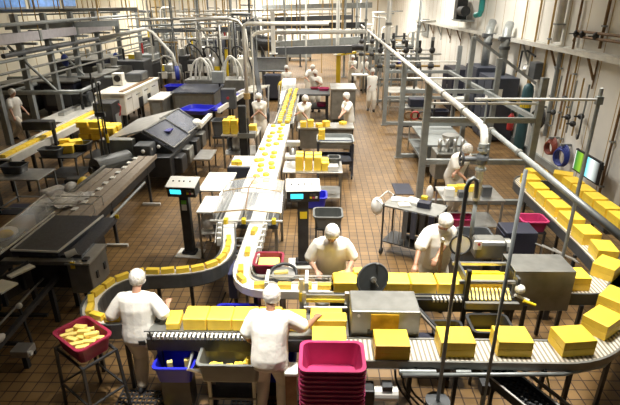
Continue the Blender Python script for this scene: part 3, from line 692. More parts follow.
# ================================================================== white infeed line, splitter, curved belts
t = T('infeed_conveyor', 'wide white belt conveyor carrying cheese cups up the hall', 'conveyor', (-1.15, 11, 0))
part('belt', G().box(-1.43, -.87, 8.35, 13.7, .97, 1.0), WBELT, t)
for x in (-1.445, -.855): part('side_rail', G().box(x - .012, x + .012, 8.35, 13.7, .86, 1.02), WHITE, t)
part('underframe', G().box(-1.38, -.92, 8.5, 13.6, .84, .96), STEELD, t)
for y in (8.7, 11.0, 13.3):
    for x in (-1.4, -.9): part('leg', G().bar((x, y, 0), (x, y, .86), .045), STEELD, t)
t = T('lane_conveyor', 'narrow far conveyor of cheese rows feeding the white belt', 'conveyor', (-.95, 16, 0))
part('belt', G().box(-1.28, -.78, 13.75, 19.5, .97, 1.0), GREYP, t)
for x in (-1.30, -.76): part('side_rail', G().box(x - .015, x + .015, 13.75, 19.5, .88, 1.03), STEEL, t)
part('underframe', G().box(-1.24, -.82, 13.8, 19.4, .84, .96), DARK, t)
for y in (14.2, 16.8, 19.2):
    for x in (-1.26, -.8): part('leg', G().bar((x, y, 0), (x, y, .86), .05), STEELD, t)
# round cheese cups on white belt
g = G().lathe((0, 0, 0), [(.06, 0), (.076, .012), (.074, .045), (.052, .06)], 12)
cup = solo('cheese_cup', g, CHEESE, 'small round cheese portion on the wide white belt', 'cheese', 'cheese portions on the wide white belt', smooth=True)
CUPS = []
for k in range(13):
    y = 8.75 + k * .385
    for j, x in enumerate((-1.26, -1.04)):
        if random.random() < .95: CUPS.append((x + random.uniform(-.045, .045), y + j * .15 + random.uniform(-.05, .05)))
CUPS.append((-1.37, 10.2)); CUPS.append((-1.36, 11.1))
for k, (x, y) in enumerate(sorted(CUPS, key=lambda p: p[1])):
    lb = 'round cheese portion on wide white belt, %s from the clear hood' % ordn(k)
    if k == 0: cup.location = (x, y, 1.0); cup['label'] = lb
    else: dup(cup, (x, y, 1.0), 0, lb)
bsrc = chunk(0, 0, 0, .12, .19, .085, 0, CHEESE, 'cheese bar on the far lane conveyor, nearest of the left row', 'cheese bars on the far lane conveyor')
k = 0
for j, x in enumerate((-1.15, -.92)):
    for i in range(20):
        y = 13.9 + i * .285
        lb = 'cheese bar in the %s row of far lane conveyor, %s from the white belt' % (('left', 'right')[j], ordn(i))
        if i == 0 and j == 0: bsrc.location = (x, y, 1.0); bsrc['label'] = lb
        else: dup(bsrc, (x + random.uniform(-.02, .02), y, 1.0), random.uniform(-.12, .12), lb)
# splitter with clear hood
t = T('divider_table', 'grey divider table with two white lanes under the clear hood', 'conveyor', (-1.18, 7.7, 0))
part('bed', G().box(-1.72, -.66, 7.05, 8.4, .86, .93), CHARC, t, bev=.006)
for x0, x1 in ((-1.58, -1.32), (-1.12, -.88)): part('lane', G().box(x0, x1, 6.9, 8.4, .93, .965), WBELT, t)
for k in range(6):
    x = (-1.68, -1.62, -1.28, -1.22, -.84, -.75)[k]; part('lane_guide', G().box(x - .012, x + .012, 7.05, 8.3, .93, 1.0), STEEL, t)
part('front_bar', G().tube([(-1.76, 7.05, 1.0), (-.58, 7.05, 1.0)], .022, 8), PIPEW, t)
for x in (-1.5, -1.21, -.72): part('bar_clamp', G().box(x - .035, x + .035, 7.0, 7.09, .96, 1.05), YELLOW, t, bev=.01)
for x in (-1.68, -.7):
    for y in (7.15, 8.3): part('leg', G().bar((x, y, 0), (x, y, .86), .05), STEELD, t)
t = T('clear_hood', 'transparent two panel safety hood with tan edges over the divider', 'guard', (-1.18, 7.7, 1.0))
q = [[(-1.74, 7.2, 1.08), (-1.66, 7.65, 1.28), (-1.64, 8.35, 1.22)], [(-1.19, 7.15, 1.16), (-1.19, 7.65, 1.36), (-1.16, 8.35, 1.30)], [(-.62, 7.2, 1.08), (-.62, 7.65, 1.28), (-.64, 8.35, 1.22)]]
for a in (0, 1):
    for b in (0, 1):
        p = [V(q[a][b]), V(q[a + 1][b]), V(q[a + 1][b + 1]), V(q[a][b + 1])]; up = V((0, 0, .006))
        part('clear_panel', G().add(p + [x + up for x in p], [(0, 1, 2, 3), (7, 6, 5, 4), (0, 4, 5, 1), (1, 5, 6, 2), (2, 6, 7, 3), (3, 7, 4, 0)]), CLEAR, t)
for a in range(3):
    part('edge_trim', G().tube(q[a], .012, 6), (STEEL, BROWNP, STEEL)[a], t)
    for b in (0, 2): part('post', G().cyl((q[a][b][0], q[a][b][1], .93), q[a][b], .012, n=6), STEEL, t)
for b in range(3): part('edge_trim', G().tube([q[0][b], q[1][b], q[2][b]], .011, 6), COPPER, t)
for s, x in ((0, -1.74), (2, -.62)):
    p = [V(q[s][0]), V(q[s][1]), V(q[s][2])]; lo = [V((x_.x, x_.y, .95)) for x_ in p]; dx = V((.006, 0, 0))
    for b in (0, 1):
        a4 = [lo[b], lo[b + 1], p[b + 1], p[b]]
        part('clear_panel', G().add(a4 + [x_ + dx for x_ in a4], [(0, 1, 2, 3), (7, 6, 5, 4), (0, 4, 5, 1), (1, 5, 6, 2), (2, 6, 7, 3), (3, 7, 4, 0)]), CLEAR, t)

# left curved belt (S shape) and right curved belt
SL = [(-1.45, 7.0), (-1.33, 6.35)] + [(p.x, p.y) for p in bez((-1.33, 6.35, 0), (-1.25, 5.75, 0), (-1.45, 5.58, 0), (-1.85, 5.52, 0), 8)][1:] + [(-2.25, 5.48)] + \
     [(p.x, p.y) for p in bez((-2.25, 5.48, 0), (-2.62, 5.42, 0), (-2.80, 5.05, 0), (-2.70, 4.72, 0), 8)][1:] + [(p.x, p.y) for p in bez((-2.70, 4.72, 0), (-2.60, 4.42, 0), (-2.35, 4.40, 0), (-1.95, 4.52, 0), 6)][1:] + [(-1.8, 4.55)]
conveyor('curved_conveyor', 'curved white belt conveyor sweeping left behind the left worker', SL, .17, .955, WBELT, mat('slate_side', (.11, .115, .115), .4, .3, .2, 6), (.17, .02), leg=[(-1.72, 5.54), (-2.15, 5.49), (-2.6, 5.25), (-2.68, 4.7), (-1.36, 6.5), (-2.2, 4.44)], legm=DARK)
SR = [(-1.0, 7.0), (-1.02, 5.9)] + [(p.x, p.y) for p in bez((-1.02, 5.9, 0), (-1.06, 5.35, 0), (-.95, 5.16, 0), (-.55, 5.16, 0), 8)][1:] + [(.55, 5.16)]
conveyor('curved_conveyor', 'right white belt lane curving towards the middle worker', SR, .19, .955, WBELT, PIPEW, (.08, .025), leg=[(-1.01, 6.6), (-1.02, 5.85), (-.75, 5.2), (-.2, 5.16), (.4, 5.16)], legm=STEELD, rail=(.13,))
pts = resample(SL, .195); bar = None
sel = [p for i, p in enumerate(pts) if p[1] < 6.6 and i not in (22, 24, 26, 31)]
for i, (x, y, a) in enumerate(sel):
    lb = 'small cheese bar on the left curved belt, %s from the clear hood' % ordn(i)
    j = random.uniform(-.1, .1) if y > 5.3 else random.uniform(-.25, .25)
    if bar is None: bar = chunk(x, y, .955, .172, .072, .075, a + j, CHEESE, lb, 'cheese bars on the left curved belt')
    else: dup(bar, (x, y, .955), a + j, lb, 'cheese bars on the left curved belt')
for i, (x, y, a) in enumerate([(-1.0, 6.72, 1.4), (-1.01, 6.05, 1.6), (-1.03, 5.55, 1.7), (-.99, 5.33, 2.2), (-.72, 5.17, .1), (-.42, 5.16, .0), (-.16, 5.16, .05), (.08, 5.16, 0)]):
    dup(bar, (x, y, .955), a, 'cheese bar on the right curved lane, %s from the clear hood' % ordn(i), 'cheese bars on the right curved lane')
# drive and frame bits between two lanes
t = T('lane_drive', 'navy blue drive box between the two curved lanes', 'machine', (-1.25, 5.95, 0))
part('housing', G().box(-1.24, -1.12, 5.65, 6.05, .45, .85), mat('navy_drive', (.05, .055, .13), .5), t, bev=.015); part('post', G().bar((-1.18, 5.85, 0), (-1.18, 5.85, .45), .05), DARK, t)
for y in (6.2, 6.5, 6.75): part('cross_bar', G().cyl((-1.3, y, .84), (-1.06, y, .84), .014, n=6), STEEL, t)
for y in (6.25, 6.6): part('bracket', G().box(-1.215, -1.15, y - .04, y + .04, .60, .88), DARK, t)
part('spine', G().box(-1.20, -1.16, 5.9, 6.9, .58, .64), DARK, t)
t = T('cable_loop', 'black cable loop on floor below the left curved belt', 'cable', (-1.35, 5.9, 0)); part('cable', G().tube(bez((-1.3, 5.75, .5), (-1.6, 5.7, -.1), (-1.3, 6.2, -.1), (-1.2, 5.8, .5)), .012, 6), BLACK, t)
t = T('guide_hardware', 'row of white clips along the outside of the left lane', 'guide', (-1.6, 6.6, .9))
part('rod', G().tube([(-1.64, 7.0, .99), (-1.53, 6.3, .99)], .009, 6), STEEL, t)
for k in range(4): part('clip', G().box(-1.61 + .03 * k, -1.55 + .03 * k, 6.92 - .18 * k, 6.97 - .18 * k, .9, 1.02), WHITE, t)
t = T('guide_hardware', 'row of white clips along the outside of the right lane', 'guide', (-.85, 6.4, .9))
part('rod', G().tube([(-.84, 7.0, .99), (-.85, 5.7, .99)], .009, 6), STEEL, t)
for k in range(6): part('clip', G().box(-.89, -.82, 6.9 - .2 * k, 6.95 - .2 * k, .9, 1.02), WHITE, t)

# pink tub with white trims, tilted ring
t = table('tub_table', 'small steel stand holding the red tub behind the right lane', -.90, -.48, 5.55, 5.98, .82, topm=STEELD, legm=STEELD, lw=.03)
tub('red tub of pale cheese trims behind the right curved lane', -.68, 5.78, .82, .38, .36, .21, PINKD)
solo('cheese_trims', G().box(-.83, -.53, 5.64, 5.92, .86, .985), CHEESEP, 'pale cheese trims heaped in the red tub', 'cheese', 'trims', bev=.03, kind='stuff')
t = T('oval_tray', 'oval dark rimmed tray with cheese scraps beside red tub', 'tray', (-.47, 5.42, .98))
part('rim', G().ring((-.45, 5.42, 1.02), (0, -.25, 1), .17, .022), DARK, t, smooth=True); part('dish', G().lathe((-.45, 5.42, .985), [(.15, 0), (.165, .03), (.165, .034)]), STEEL, t)
part('bracket', G().bar((-.45, 5.5, .0), (-.45, 5.5, .99), .03), STEELD, t)
chunk(-.48, 5.4, 1.02, .18, .05, .04, .2, CHEESEP, 'sliver of cheese lying in the oval tray', 'scraps')
t = T('curve_motor', 'round black motor under the bend of the right lane', 'motor', (-.83, 5.5, 0)); part('motor', G().cyl((-.84, 5.42, .78), (-.84, 5.62, .78), .11), CHARC, t); part('mount', G().bar((-.84, 5.5, 0), (-.84, 5.5, .7), .05), DARK, t)
for x, lb in ((-.63, 'left white bracket post straddling the right lane'), (-.14, 'right white bracket post straddling the right lane')):
    t = T('bracket_post', lb, 'bracket', (x, 5.03, 0)); part('post', G().box(x - .025, x + .025, 5.02, 5.05, 0, 1.12), WHITE, t); part('arm', G().box(x - .02, x + .02, 5.03, 5.30, 1.10, 1.14), WHITE, t)
t = T('guide_rod', 'long steel rod above the right lane between bracket posts', 'rod', (-.4, 5.28, 1.0)); part('rod', G().cyl((-.78, 5.29, 1.06), (.2, 5.29, 1.06), .011, n=6), STEEL, t); part('stand', G().cyl((.18, 5.29, .9), (.18, 5.29, 1.06), .011, n=6), STEEL, t)

# ================================================================== scale kiosks
def kiosk(label, x, y, rz, tilt=.0):
    t = T('scale_terminal', label, 'scale terminal', (x, y, 0), 'scale terminals', rz, local=True)
    part('base_plate', G().box(-.24, .24, -.17, .17, 0, .02), WHITE, t, bev=.004)
    part('foot', G().box(-.13, .13, -.10, .10, .02, .09), BLACK, t, bev=.03)
    part('post', G().box(-.085, .085, -.06, .06, .05, 1.22), DARK, t, bev=.01)
    h = part('head', G().add([(-.25, -.12, 1.17), (.25, -.12, 1.17), (.25, .14, 1.20), (-.25, .14, 1.20), (-.25, -.16, 1.36), (.25, -.16, 1.36), (.25, .14, 1.44), (-.25, .14, 1.44)],
         [(0, 3, 2, 1), (4, 5, 6, 7), (0, 1, 5, 4), (1, 2, 6, 5), (2, 3, 7, 6), (3, 0, 4, 7)]), BLACK, t, bev=.008)
    part('top_cover', G().add([(-.26, -.17, 1.365), (.26, -.17, 1.365), (.26, .15, 1.445), (-.26, .15, 1.445), (-.26, -.17, 1.375), (.26, -.17, 1.375), (.26, .15, 1.46), (-.26, .15, 1.46)],
         [(0, 3, 2, 1), (4, 5, 6, 7), (0, 1, 5, 4), (1, 2, 6, 5), (2, 3, 7, 6), (3, 0, 4, 7)]), WHITE, h)
    def fp(u0, u1, z0, z1, d, nm, m, par):      # a plate on the sloping front face
        def P(u, z, e): return V((u, -.12 - (z - 1.17) / .19 * .04 - e, z))
        part(nm, G().add([P(u0, z0, 0), P(u1, z0, 0), P(u1, z1, 0), P(u0, z1, 0), P(u0, z0, d), P(u1, z0, d), P(u1, z1, d), P(u0, z1, d)],
             [(0, 1, 2, 3), (7, 6, 5, 4), (0, 4, 5, 1), (1, 5, 6, 2), (2, 6, 7, 3), (3, 7, 4, 0)]), m, par)
    fp(-.19, .0, 1.235, 1.32, .006, 'screen', SCREEN, h)
    for k, m in enumerate((YELLOW, PINK, WHITE)): fp(.10 + .04 * k, .135 + .04 * k, 1.235, 1.27, .008, 'button', m, h)
    for k in range(2): fp(.10 + .05 * k, .14 + .05 * k, 1.285, 1.32, .008, 'button', CHARC, h)
    fp(-.19, -.03, 1.19, 1.205, .006, 'maker_strip', GREYP, h)
    for x_ in (-.17, -.06, .02, .13): part('bolt', G().cyl((x_, 0, 1.40), (x_, 0, 1.435), .014, n=8), CHARC, h)
    return t
k1 = kiosk('left scale terminal with cyan screen on a dark post beside the white trays', -2.35, 7.75, -.08)
part('green_label', G().box(-.045, .045, -.068, -.059, 1.02, 1.09), GREENL, k1); part('white_label', G().box(-.045, .045, -.068, -.059, .90, 1.01), CREAM, k1)
k2 = kiosk('right scale terminal with cyan screen on a dark post behind the middle worker', -.26, 7.42, .06)
k2.scale = (1.08, 1.08, 1.06)
part('yellow_label', G().box(-.05, .06, -.068, -.059, .86, .98), YELLOW, k2)
# white trays/tables beside the left terminal
t = table('tray_table', 'white topped steel table between left terminal and clear hood', -2.30, -1.72, 8.45, 9.5, .98, topm=WHITE, legm=STEELD, shelf=.4)
t = table('tray_table', 'smaller white topped stand in front of the white table', -2.12, -1.78, 7.55, 8.3, .93, topm=WHITE, legm=STEELD, shelf=.5)
solo('plastic_bag', G().ball((-1.95, 7.75, .66), .15, .16, .16), PLASTICBAG, 'grey plastic bag on the lower shelf of the small white stand', 'bag', smooth=True)
# cheese tray by the infeed
t = T('cheese_bin', 'navy grey wheeled bin with a white liner left of the white belt', 'bin', (-1.72, 10.4, 0))
part('body', G().box(-2.02, -1.47, 10.0, 10.85, .45, .92), NAVY, t, bev=.02); part('liner', G().box(-1.98, -1.51, 10.04, 10.81, .90, .935), WHITE, t)
for x in (-1.97, -1.52):
    for y in (10.05, 10.8): part('leg', G().bar((x, y, 0), (x, y, .46), .04), DARK, t)
for k, (x, y) in enumerate(((-1.88, 10.15), (-1.76, 10.12), (-1.82, 10.24))): chunk(x, y, .935, .12, .10, .09, .3 * k, CHEESE, ('left', 'right', 'rear')[k] + ' cheese lump of three on the white bin liner', 'cheese lumps on the white bin liner')

# grey tub mid aisle, blue tubs
t = T('tub_stand', 'dark stand under the grey tub beside the right terminal', 'stand', (.17, 7.84, 0))
for x in (-.04, .38):
    for y in (7.66, 8.02): part('leg', G().bar((x, y, 0), (x, y, .58), .03), DARK, t)
part('shelf', G().box(-.06, .4, 7.64, 8.04, .55, .58), DARK, t)
tub('grey tub on dark stand beside the right terminal', .17, 7.84, .58, .50, .42, .24, GREYP)
tub('blue tub behind the right terminal post', -.1, 8.65, .62, .5, .4, .22, BLUE)
t = T('tub_stand', 'dark stand under the blue tub behind the right terminal', 'stand', (-.1, 8.65, 0))
for x in (-.3, .1):
    for y in (8.5, 8.8): part('leg', G().bar((x, y, 0), (x, y, .62), .03), DARK, t)
part('shelf', G().box(-.32, .12, 8.48, 8.82, .59, .62), DARK, t)

# ================================================================== front sorting line
n0 = set(bpy.data.objects)
t = T('sorting_conveyor', 'front sorting conveyor with a toothed white belt edge', 'conveyor', (-.7, 4.48, 0))
part('bed', G().box(-1.86, .34, 4.30, 4.68, .90, .955), STEELD, t)
g = G()
for k in range(30): g.box(-1.78 + .048 * k, -1.76 + .048 * k, 4.245, 4.34, .925, .958)
part('belt_teeth', g, WBELT, t)
part('front_beam', G().box(-1.86, .34, 4.265, 4.30, .76, .91), DARK, t); part('rear_beam', G().box(-1.86, .34, 4.68, 4.72, .76, .95), DARK, t)
part('front_rod', G().tube([(-1.86, 4.24, 1.035), (-.45, 4.24, 1.035)], .006, 6), DARK, t)
for x in (-1.8, -1.2, -.75): part('rod_bracket', G().bar((x, 4.27, .85), (x, 4.24, 1.035), .014), DARK, t)
for x in (-1.75, -.7, .25):
    for y in (4.32, 4.66): part('leg', G().bar((x, y, 0), (x, y, .77), .05), DARK, t)
part('stretcher', G().bar((-1.75, 4.66, .2), (.25, 4.66, .2), .035), DARK, t)
LOAF = [(-1.60, .15, .25, .09, .08, 'small tilted end loaf at the left of the front cheese row'), (-1.345, .26, .255, .15, 0, 'first full loaf of the front cheese row, right of the small tilted one'),
        (-1.075, .27, .255, .15, 0, 'second full loaf of the front cheese row'), (-.80, .27, .255, .15, 0, 'third full loaf of the front cheese row'), (-.53, .26, .255, .15, 0, 'fourth full loaf of the front cheese row, behind the right worker'), (-.26, .26, .255, .12, 0, 'last loaf of the front cheese row, by the right worker arm')]
for x, a, b, c, r, lb in LOAF: chunk(x, 4.49, .958, a, b, c, r, CHEESE, lb, 'cheese loaves in the front row', 'cheese_loaf', bev=.012)
spin([o for o in bpy.data.objects if o not in n0], (0, 0, 0), 0, (0, -.07, 0))
# hand station on right end
t = T('cheese_press', 'yellow and steel press frame at right end of front line', 'machine', (.12, 4.75, 0))
for x in (-.16, .34):
    part('post', G().box(x - .025, x + .025, 4.74, 4.79, .0, 1.16), STEEL, t)
part('cross_bar', G().box(-.16, .34, 4.75, 4.78, 1.08, 1.13), STEELD, t); part('yellow_strip', G().box(-.14, .32, 4.76, 4.86, 1.02, 1.05), YELLOW, t)
part('lower_bar', G().cyl((-.16, 4.70, .99), (.34, 4.70, .99), .02), STEEL, t)
chunk(.1, 4.62, .955, .36, .09, .06, 0, CHEESE, 'thin cheese strip held under the press frame', 'press', 'cheese_strip')
chunk(.12, 4.42, .955, .40, .16, .12, 0, CHEESE, 'wide cheese loaf at the right worker hand beside steel box', 'press', 'cheese_loaf')
t = T('frame_post', 'white upright bracket behind right worker at the press', 'bracket', (-.2, 4.86, 0)); part('post', G().box(-.22, -.17, 4.84, 4.88, 0, 1.28), PIPEW, t); part('yellow_tab', G().box(-.225, -.165, 4.83, 4.842, .98, 1.1), YELLOW, t)
solo('blue_tray', G().tub(.05, 4.93, .5, .55, .22, .2), NAVY2, 'dark blue tray between front line and rear lane', 'tray')
t = T('tray_rest', 'dark rest under the blue tray between the lines', 'stand', (.05, 4.93, 0)); part('post', G().box(-.02, .12, 4.88, 4.98, 0, .5), DARK, t)
# steel box (cutter housing) with amber curtain
t = T('cutter_housing', 'stainless steel cutter box with amber strip curtain', 'machine', (.73, 4.5, 0))
part('shell', G().box(.36, 1.10, 4.27, 4.68, .86, 1.25), STEELD, t, bev=.012)
part('amber_curtain', G().box(.57, .87, 4.255, 4.272, 1.02, 1.22), AMBER, t); part('outlet', G().box(.54, .90, 4.26, 4.275, .96, 1.02), DARK, t)
part('latch', G().cyl((.44, 4.255, 1.20), (.44, 4.275, 1.20), .015), STEEL, t)
for x in (.40, 1.06):
    for y in (4.33, 4.68): part('leg', G().bar((x, y, 0), (x, y, .86), .05), DARK, t)
# round disc guard
t = T('disc_guard', 'large dark round disc with chrome hub above the steel box', 'guard', (.65, 4.9, .95))
ax = V((.35, -1, .18)).normalized(); c = V((.65, 4.92, 1.25))
part('disc', G().cyl(c - ax * .012, c + ax * .012, .195, n=32), mat('disc_grey', (.055, .06, .06), .5, .1, .2, 8), t); part('rim', G().ring(c, ax, .195, .016, 32), CHARC, t, smooth=True)
h = part('hub', G().cyl(c, c + ax * .04, .035), STEEL, t); part('crank', G().bar(c + ax * .04, c + ax * .05 + V((.05, 0, -.09)), .014), STEEL, h)
part('arm', G().bar(c - ax * .03 + V((.06, 0, .2)), c - ax * .03 + V((.05, 0, -.3)), .03), GREYP, t)
# rear loaf line
t = T('rear_conveyor', 'rear loaf conveyor feeding the slicer on the right', 'conveyor', (1.1, 5.2, 0))
part('bed', G().box(.15, 2.42, 5.0, 5.44, .90, .955), STEELD, t); part('front_beam', G().box(.15, 2.42, 4.97, 5.0, .76, .93), DARK, t); part('rear_beam', G().box(.15, 2.42, 5.44, 5.47, .76, .95), DARK, t)
g = G()
for k in range(8): g.box(1.40 + .047 * k, 1.42 + .047 * k, 4.93, 5.03, .925, .958)
part('belt_teeth', g, WBELT, t); part('front_rod', G().tube([(.2, 4.96, 1.02), (1.75, 4.96, 1.02)], .009, 6), DARK, t)
for x in (.25, 1.2, 2.35):
    for y in (5.02, 5.42): part('leg', G().bar((x, y, 0), (x, y, .77), .05), DARK, t)
for k, (x, a) in enumerate(((.345, .30), (.66, .31), (.98, .31), (1.30, .31), (1.63, .31))):
    chunk(x, 5.17, .958, a, .26, .16, 0, CHEESE, ('leftmost loaf of the rear row, left of disc', 'second loaf of the rear row, behind the disc', 'middle loaf of the rear cheese row', 'fourth loaf of the rear row, beside right worker', 'rightmost loaf of the rear row, entering slicer')[k], 'cheese loaves in the rear row', 'cheese_loaf', bev=.012)
chunk(.50, 5.36, .958, .12, .09, .2, .2, CHEESE, 'upright cheese wedge behind the disc near middle worker', 'wedges', tilt=.3)
chunk(.62, 5.39, .958, .14, .07, .17, -.3, CHEESE, 'second cheese wedge leaning behind the disc', 'wedges', tilt=.3)
# slicer
t = T('slicer', 'cheese slicer with fan of yellow slats and steel frame beside right worker', 'machine', (2.05, 5.2, 0))
for k in range(11): part('slat', G().bar((1.84 + .048 * k, 4.93, .965), (1.87 + .048 * k, 5.12, 1.01), .026, .016), CHEESEP, t)
part('front_lip', G().box(1.78, 2.42, 4.88, 4.93, .86, .95), STEELD, t)
for z, y in ((1.14, 5.06), (1.20, 5.40)): part('cross_bar', G().box(1.72, 2.45, y - .02, y + .02, z - .018, z + .018), STEEL, t)
part('cross_bar', G().box(1.76, 2.42, 5.30, 5.33, 1.09, 1.12), YELLOW, t)
for x in (1.80, 2.42): part('side_plate', G().box(x - .015, x + .015, 5.0, 5.45, .95, 1.22), CHARC, t)
part('pivot_roller', G().ball((2.45, 5.0, 1.08), .06).cyl((2.4, 5.0, 1.0), (2.56, 4.96, .94), .02), WHITE, t)
part('yellow_handle', G().cyl((2.48, 4.93, .96), (2.62, 4.9, .92), .02), YELLOW, t)
part('dark_post', G().box(1.77, 1.82, 4.94, 4.99, .5, 1.36), DARK, t)
chunk(2.1, 5.215, .958, .50, .16, .15, 0, CHEESE, 'cheese loaf lying inside the slicer', 'slicer loaves', 'cheese_loaf'); chunk(2.1, 5.39, .958, .5, .1, .12, 0, CHEESE, 'rear cheese loaf behind the one inside slicer', 'slicer loaves', 'cheese_loaf')
t = T('slicer_motor', 'rounded grey motor box behind the slicer', 'motor', (2.3, 5.78, 0))
part('housing', G().box(2.1, 2.52, 5.68, 5.95, 1.08, 1.36), STEELD, t, bev=.05); part('end_cap', G().cyl((2.5, 5.8, 1.22), (2.58, 5.8, 1.22), .13), STEELD, t); part('red_button', G().cyl((2.12, 5.67, 1.34), (2.12, 5.65, 1.34), .018), RED, t)
part('white_switch', G().box(2.06, 2.16, 5.66, 5.69, 1.26, 1.38), WHITE, t); part('stand', G().box(2.25, 2.35, 5.75, 5.85, 0, 1.08), DARK, t)
t = T('round_guard', 'white round wheel guard with black rim beside right worker', 'guard', (1.86, 5.6, 1.0))
part('rim', G().ring((1.86, 5.6, 1.36), (0, -1, .1), .135, .014, 28), BLACK, t, smooth=True); part('plate', G().cyl((1.86, 5.6, 1.36), (1.86, 5.615, 1.36), .13, n=28), WHITE, t); part('stand', G().bar((1.86, 5.62, .95), (1.86, 5.62, 1.36), .025), DARK, t)
part('hub', G().cyl((1.85, 5.58, 1.36), (1.85, 5.6, 1.36), .012), COPPER, t)
t = T('tall_lever', 'pale upright lever beside right worker and round guard', 'lever', (1.62, 5.62, .9)); part('rod', G().bar((1.62, 5.60, .9), (1.62, 5.60, 1.42), .035), BROWNP, t); part('knob', G().ball((1.62, 5.6, 1.43), .035), STEEL, t)
# trolley with hopper bins below the rear line
t = T('scrap_bin', 'open dark steel bin with cheese scraps below the slicer', 'bin', (2.0, 4.7, 0))
part('body', G().tub(2.02, 4.68, .50, .46, .34, .32), DARK, t); part('cheese_scraps', G().box(1.87, 2.17, 4.57, 4.79, .54, .64), CHEESES, t, kind='stuff')
for x in (1.85, 2.19):
    for y in (4.56, 4.80): part('leg', G().bar((x, y, 0), (x, y, .5), .03), DARK, t)
t = T('scrap_bin', 'smaller dark bin with yellow scraps left of the steel scrap bin', 'bin', (1.55, 4.7, 0))
part('body', G().tub(1.55, 4.7, .42, .34, .3, .3), DARK, t); part('cheese_scraps', G().box(1.44, 1.66, 4.6, 4.8, .46, .64), CHEESES, t, kind='stuff'); part('leg', G().box(1.48, 1.62, 4.63, 4.77, 0, .42), DARK, t)
t = T('sloping_rack', 'dark frame with sloping bright rail right of the cutter box', 'frame', (1.3, 4.6, 0))
part('sloping_rail', G().bar((1.14, 4.7, 1.0), (1.5, 4.36, .72), .025), STEEL, t); part('sloping_rail', G().bar((1.2, 4.85, .9), (1.62, 4.42, .62), .03), DARK, t)
for x, y in ((1.16, 4.7), (1.48, 4.4)): part('post', G().bar((x, y, 0), (x, y, .74), .035), DARK, t)
part('blue_box', G().box(1.2, 1.42, 4.55, 4.75, .3, .62), NAVY2, t, bev=.01)

# ================================================================== tubs, stands in front
tub('blue tub on a low stand under front line between the workers', -1.57, 4.20, .42, .42, .28, .22, BLUE)
solo('tub_block', G().box(-1.73, -1.41, 4.09, 4.31, .016, .42), DARK, 'dark low stand under the blue tub', 'stand')
for k, (x, y) in enumerate(((-1.63, 4.17), (-1.45, 4.21))): chunk(x, y, .48, .06, .05, .16, .3, CHEESEP, ('left', 'right')[k] + ' cheese stick standing in the blue tub under front line', 'sticks in the blue tub')
n0 = set(bpy.data.objects)
tub('grey tub of cheese scraps hooked in front of the sorting line', -.985, 4.05, .46, .66, .30, .24, GREYP, tp=.9)
t = T('tub_trolley', 'dark trolley frame carrying the grey scrap tub', 'trolley', (-.98, 4.05, 0))
for x in (-1.22, -.74):
    for y in (3.96, 4.15):
        l = part('leg', G().bar((x, y, -.01), (x, y, .46), .035), STEELD, t); part('caster', G().cyl((x - .02, y, -.06), (x + .02, y, -.06), .05), BLACK, l)
part('shelf', G().box(-1.24, -.72, 3.94, 4.17, .18, .21), DARK, t); part('top_frame', G().box(-1.28, -.69, 3.94, 4.17, .43, .46), STEELD, t)
part('handle', G().tube([(-1.26, 4.05, .45), (-1.44, 3.98, .56), (-1.44, 4.2, .60)], .02, 8), STEEL, t); part('handle', G().tube([(-.7, 4.0, .45), (-.58, 3.98, .62), (-.58, 4.15, .64)], .02, 8), STEEL, t)
for k in range(14):
    x = -1.22 + .036 * k + random.uniform(-.01, .01); y = 4.05 + random.uniform(-.07, .07)
    chunk(x, y, .478, .07, .06, random.choice((.05, .06, .09)), random.uniform(0, 3), CHEESE, 'cheese scrap in grey tub, %s from the left' % ordn(k), 'cheese scraps in the grey tub', 'cheese_scrap')
chunk(-.79, 4.06, .50, .06, .06, .16, .4, CHEESE, 'tall cheese scrap standing at the right of the grey tub', 'cheese scraps in the grey tub', 'cheese_scrap')
spin([o for o in bpy.data.objects if o not in n0], (0, 0, 0), 0, (.06, .03, .11))
tub('narrow blue tub half hidden between grey tub and right worker', -.44, 4.44, .22, .36, .3, .3, BLUE)
solo('tub_block', G().box(-.56, -.32, 4.34, 4.54, 0, .22), DARK, 'dark low stand under the narrow blue tub', 'stand')
tub('blue tub on floor behind the front cheese row', -1.02, 4.98, .5, .5, .32, .22, BLUE); solo('tub_block', G().box(-1.2, -.84, 4.86, 5.1, 0, .5), DARK, 'dark stand behind the front line under blue tub', 'stand')
tub('maroon tub beside the blue one behind the front line', -.72, 4.98, .5, .0 + .34, .3, .2, PINKD); solo('tub_block', G().box(-.82, -.62, 4.88, 5.08, 0, .5), DARK, 'dark stand behind the front line under maroon tub', 'stand')
t = T('anti_fatigue_mat', 'black grid rubber mat under the left worker', 'mat', (-1.9, 4.2, 0))
def gridmat(x0, x1, y0, y1):
    g = G(); n = int((x1 - x0) / .055); m_ = int((y1 - y0) / .055)
    for k in range(n + 1): x = x0 + (x1 - x0 - .018) * k / n; g.box(x, x + .018, y0, y1, 0, .016)
    for k in range(m_ + 1): y = y0 + (y1 - y0 - .018) * k / m_; g.box(x0, x1, y, y + .018, 0, .0155)
    return g
part('grid', gridmat(-2.32, -1.48, 3.95, 4.38), BLACK, t)
t = T('anti_fatigue_mat', 'black grid rubber mat under the right worker', 'mat', (-.6, 4.0, 0)); part('grid', gridmat(-1.0, -.12, 3.75, 4.25), BLACK, t)
for k, (x, y) in enumerate(((-.36, 4.12), (-.27, 4.16), (-.30, 4.05), (-.62, 4.26), (-1.72, 4.0), (-1.8, 4.34))):
    chunk(x, y, .017, .06, .05, .04, k, CHEESE, ('cheese crumb on mat right of the right worker', 'second cheese crumb right of right worker', 'third crumb right of right worker', 'cheese crumb behind the right worker leg', 'cheese crumb on front of left mat', 'cheese crumb at left worker shoe')[k], 'cheese crumbs on the mats', 'cheese_crumb')
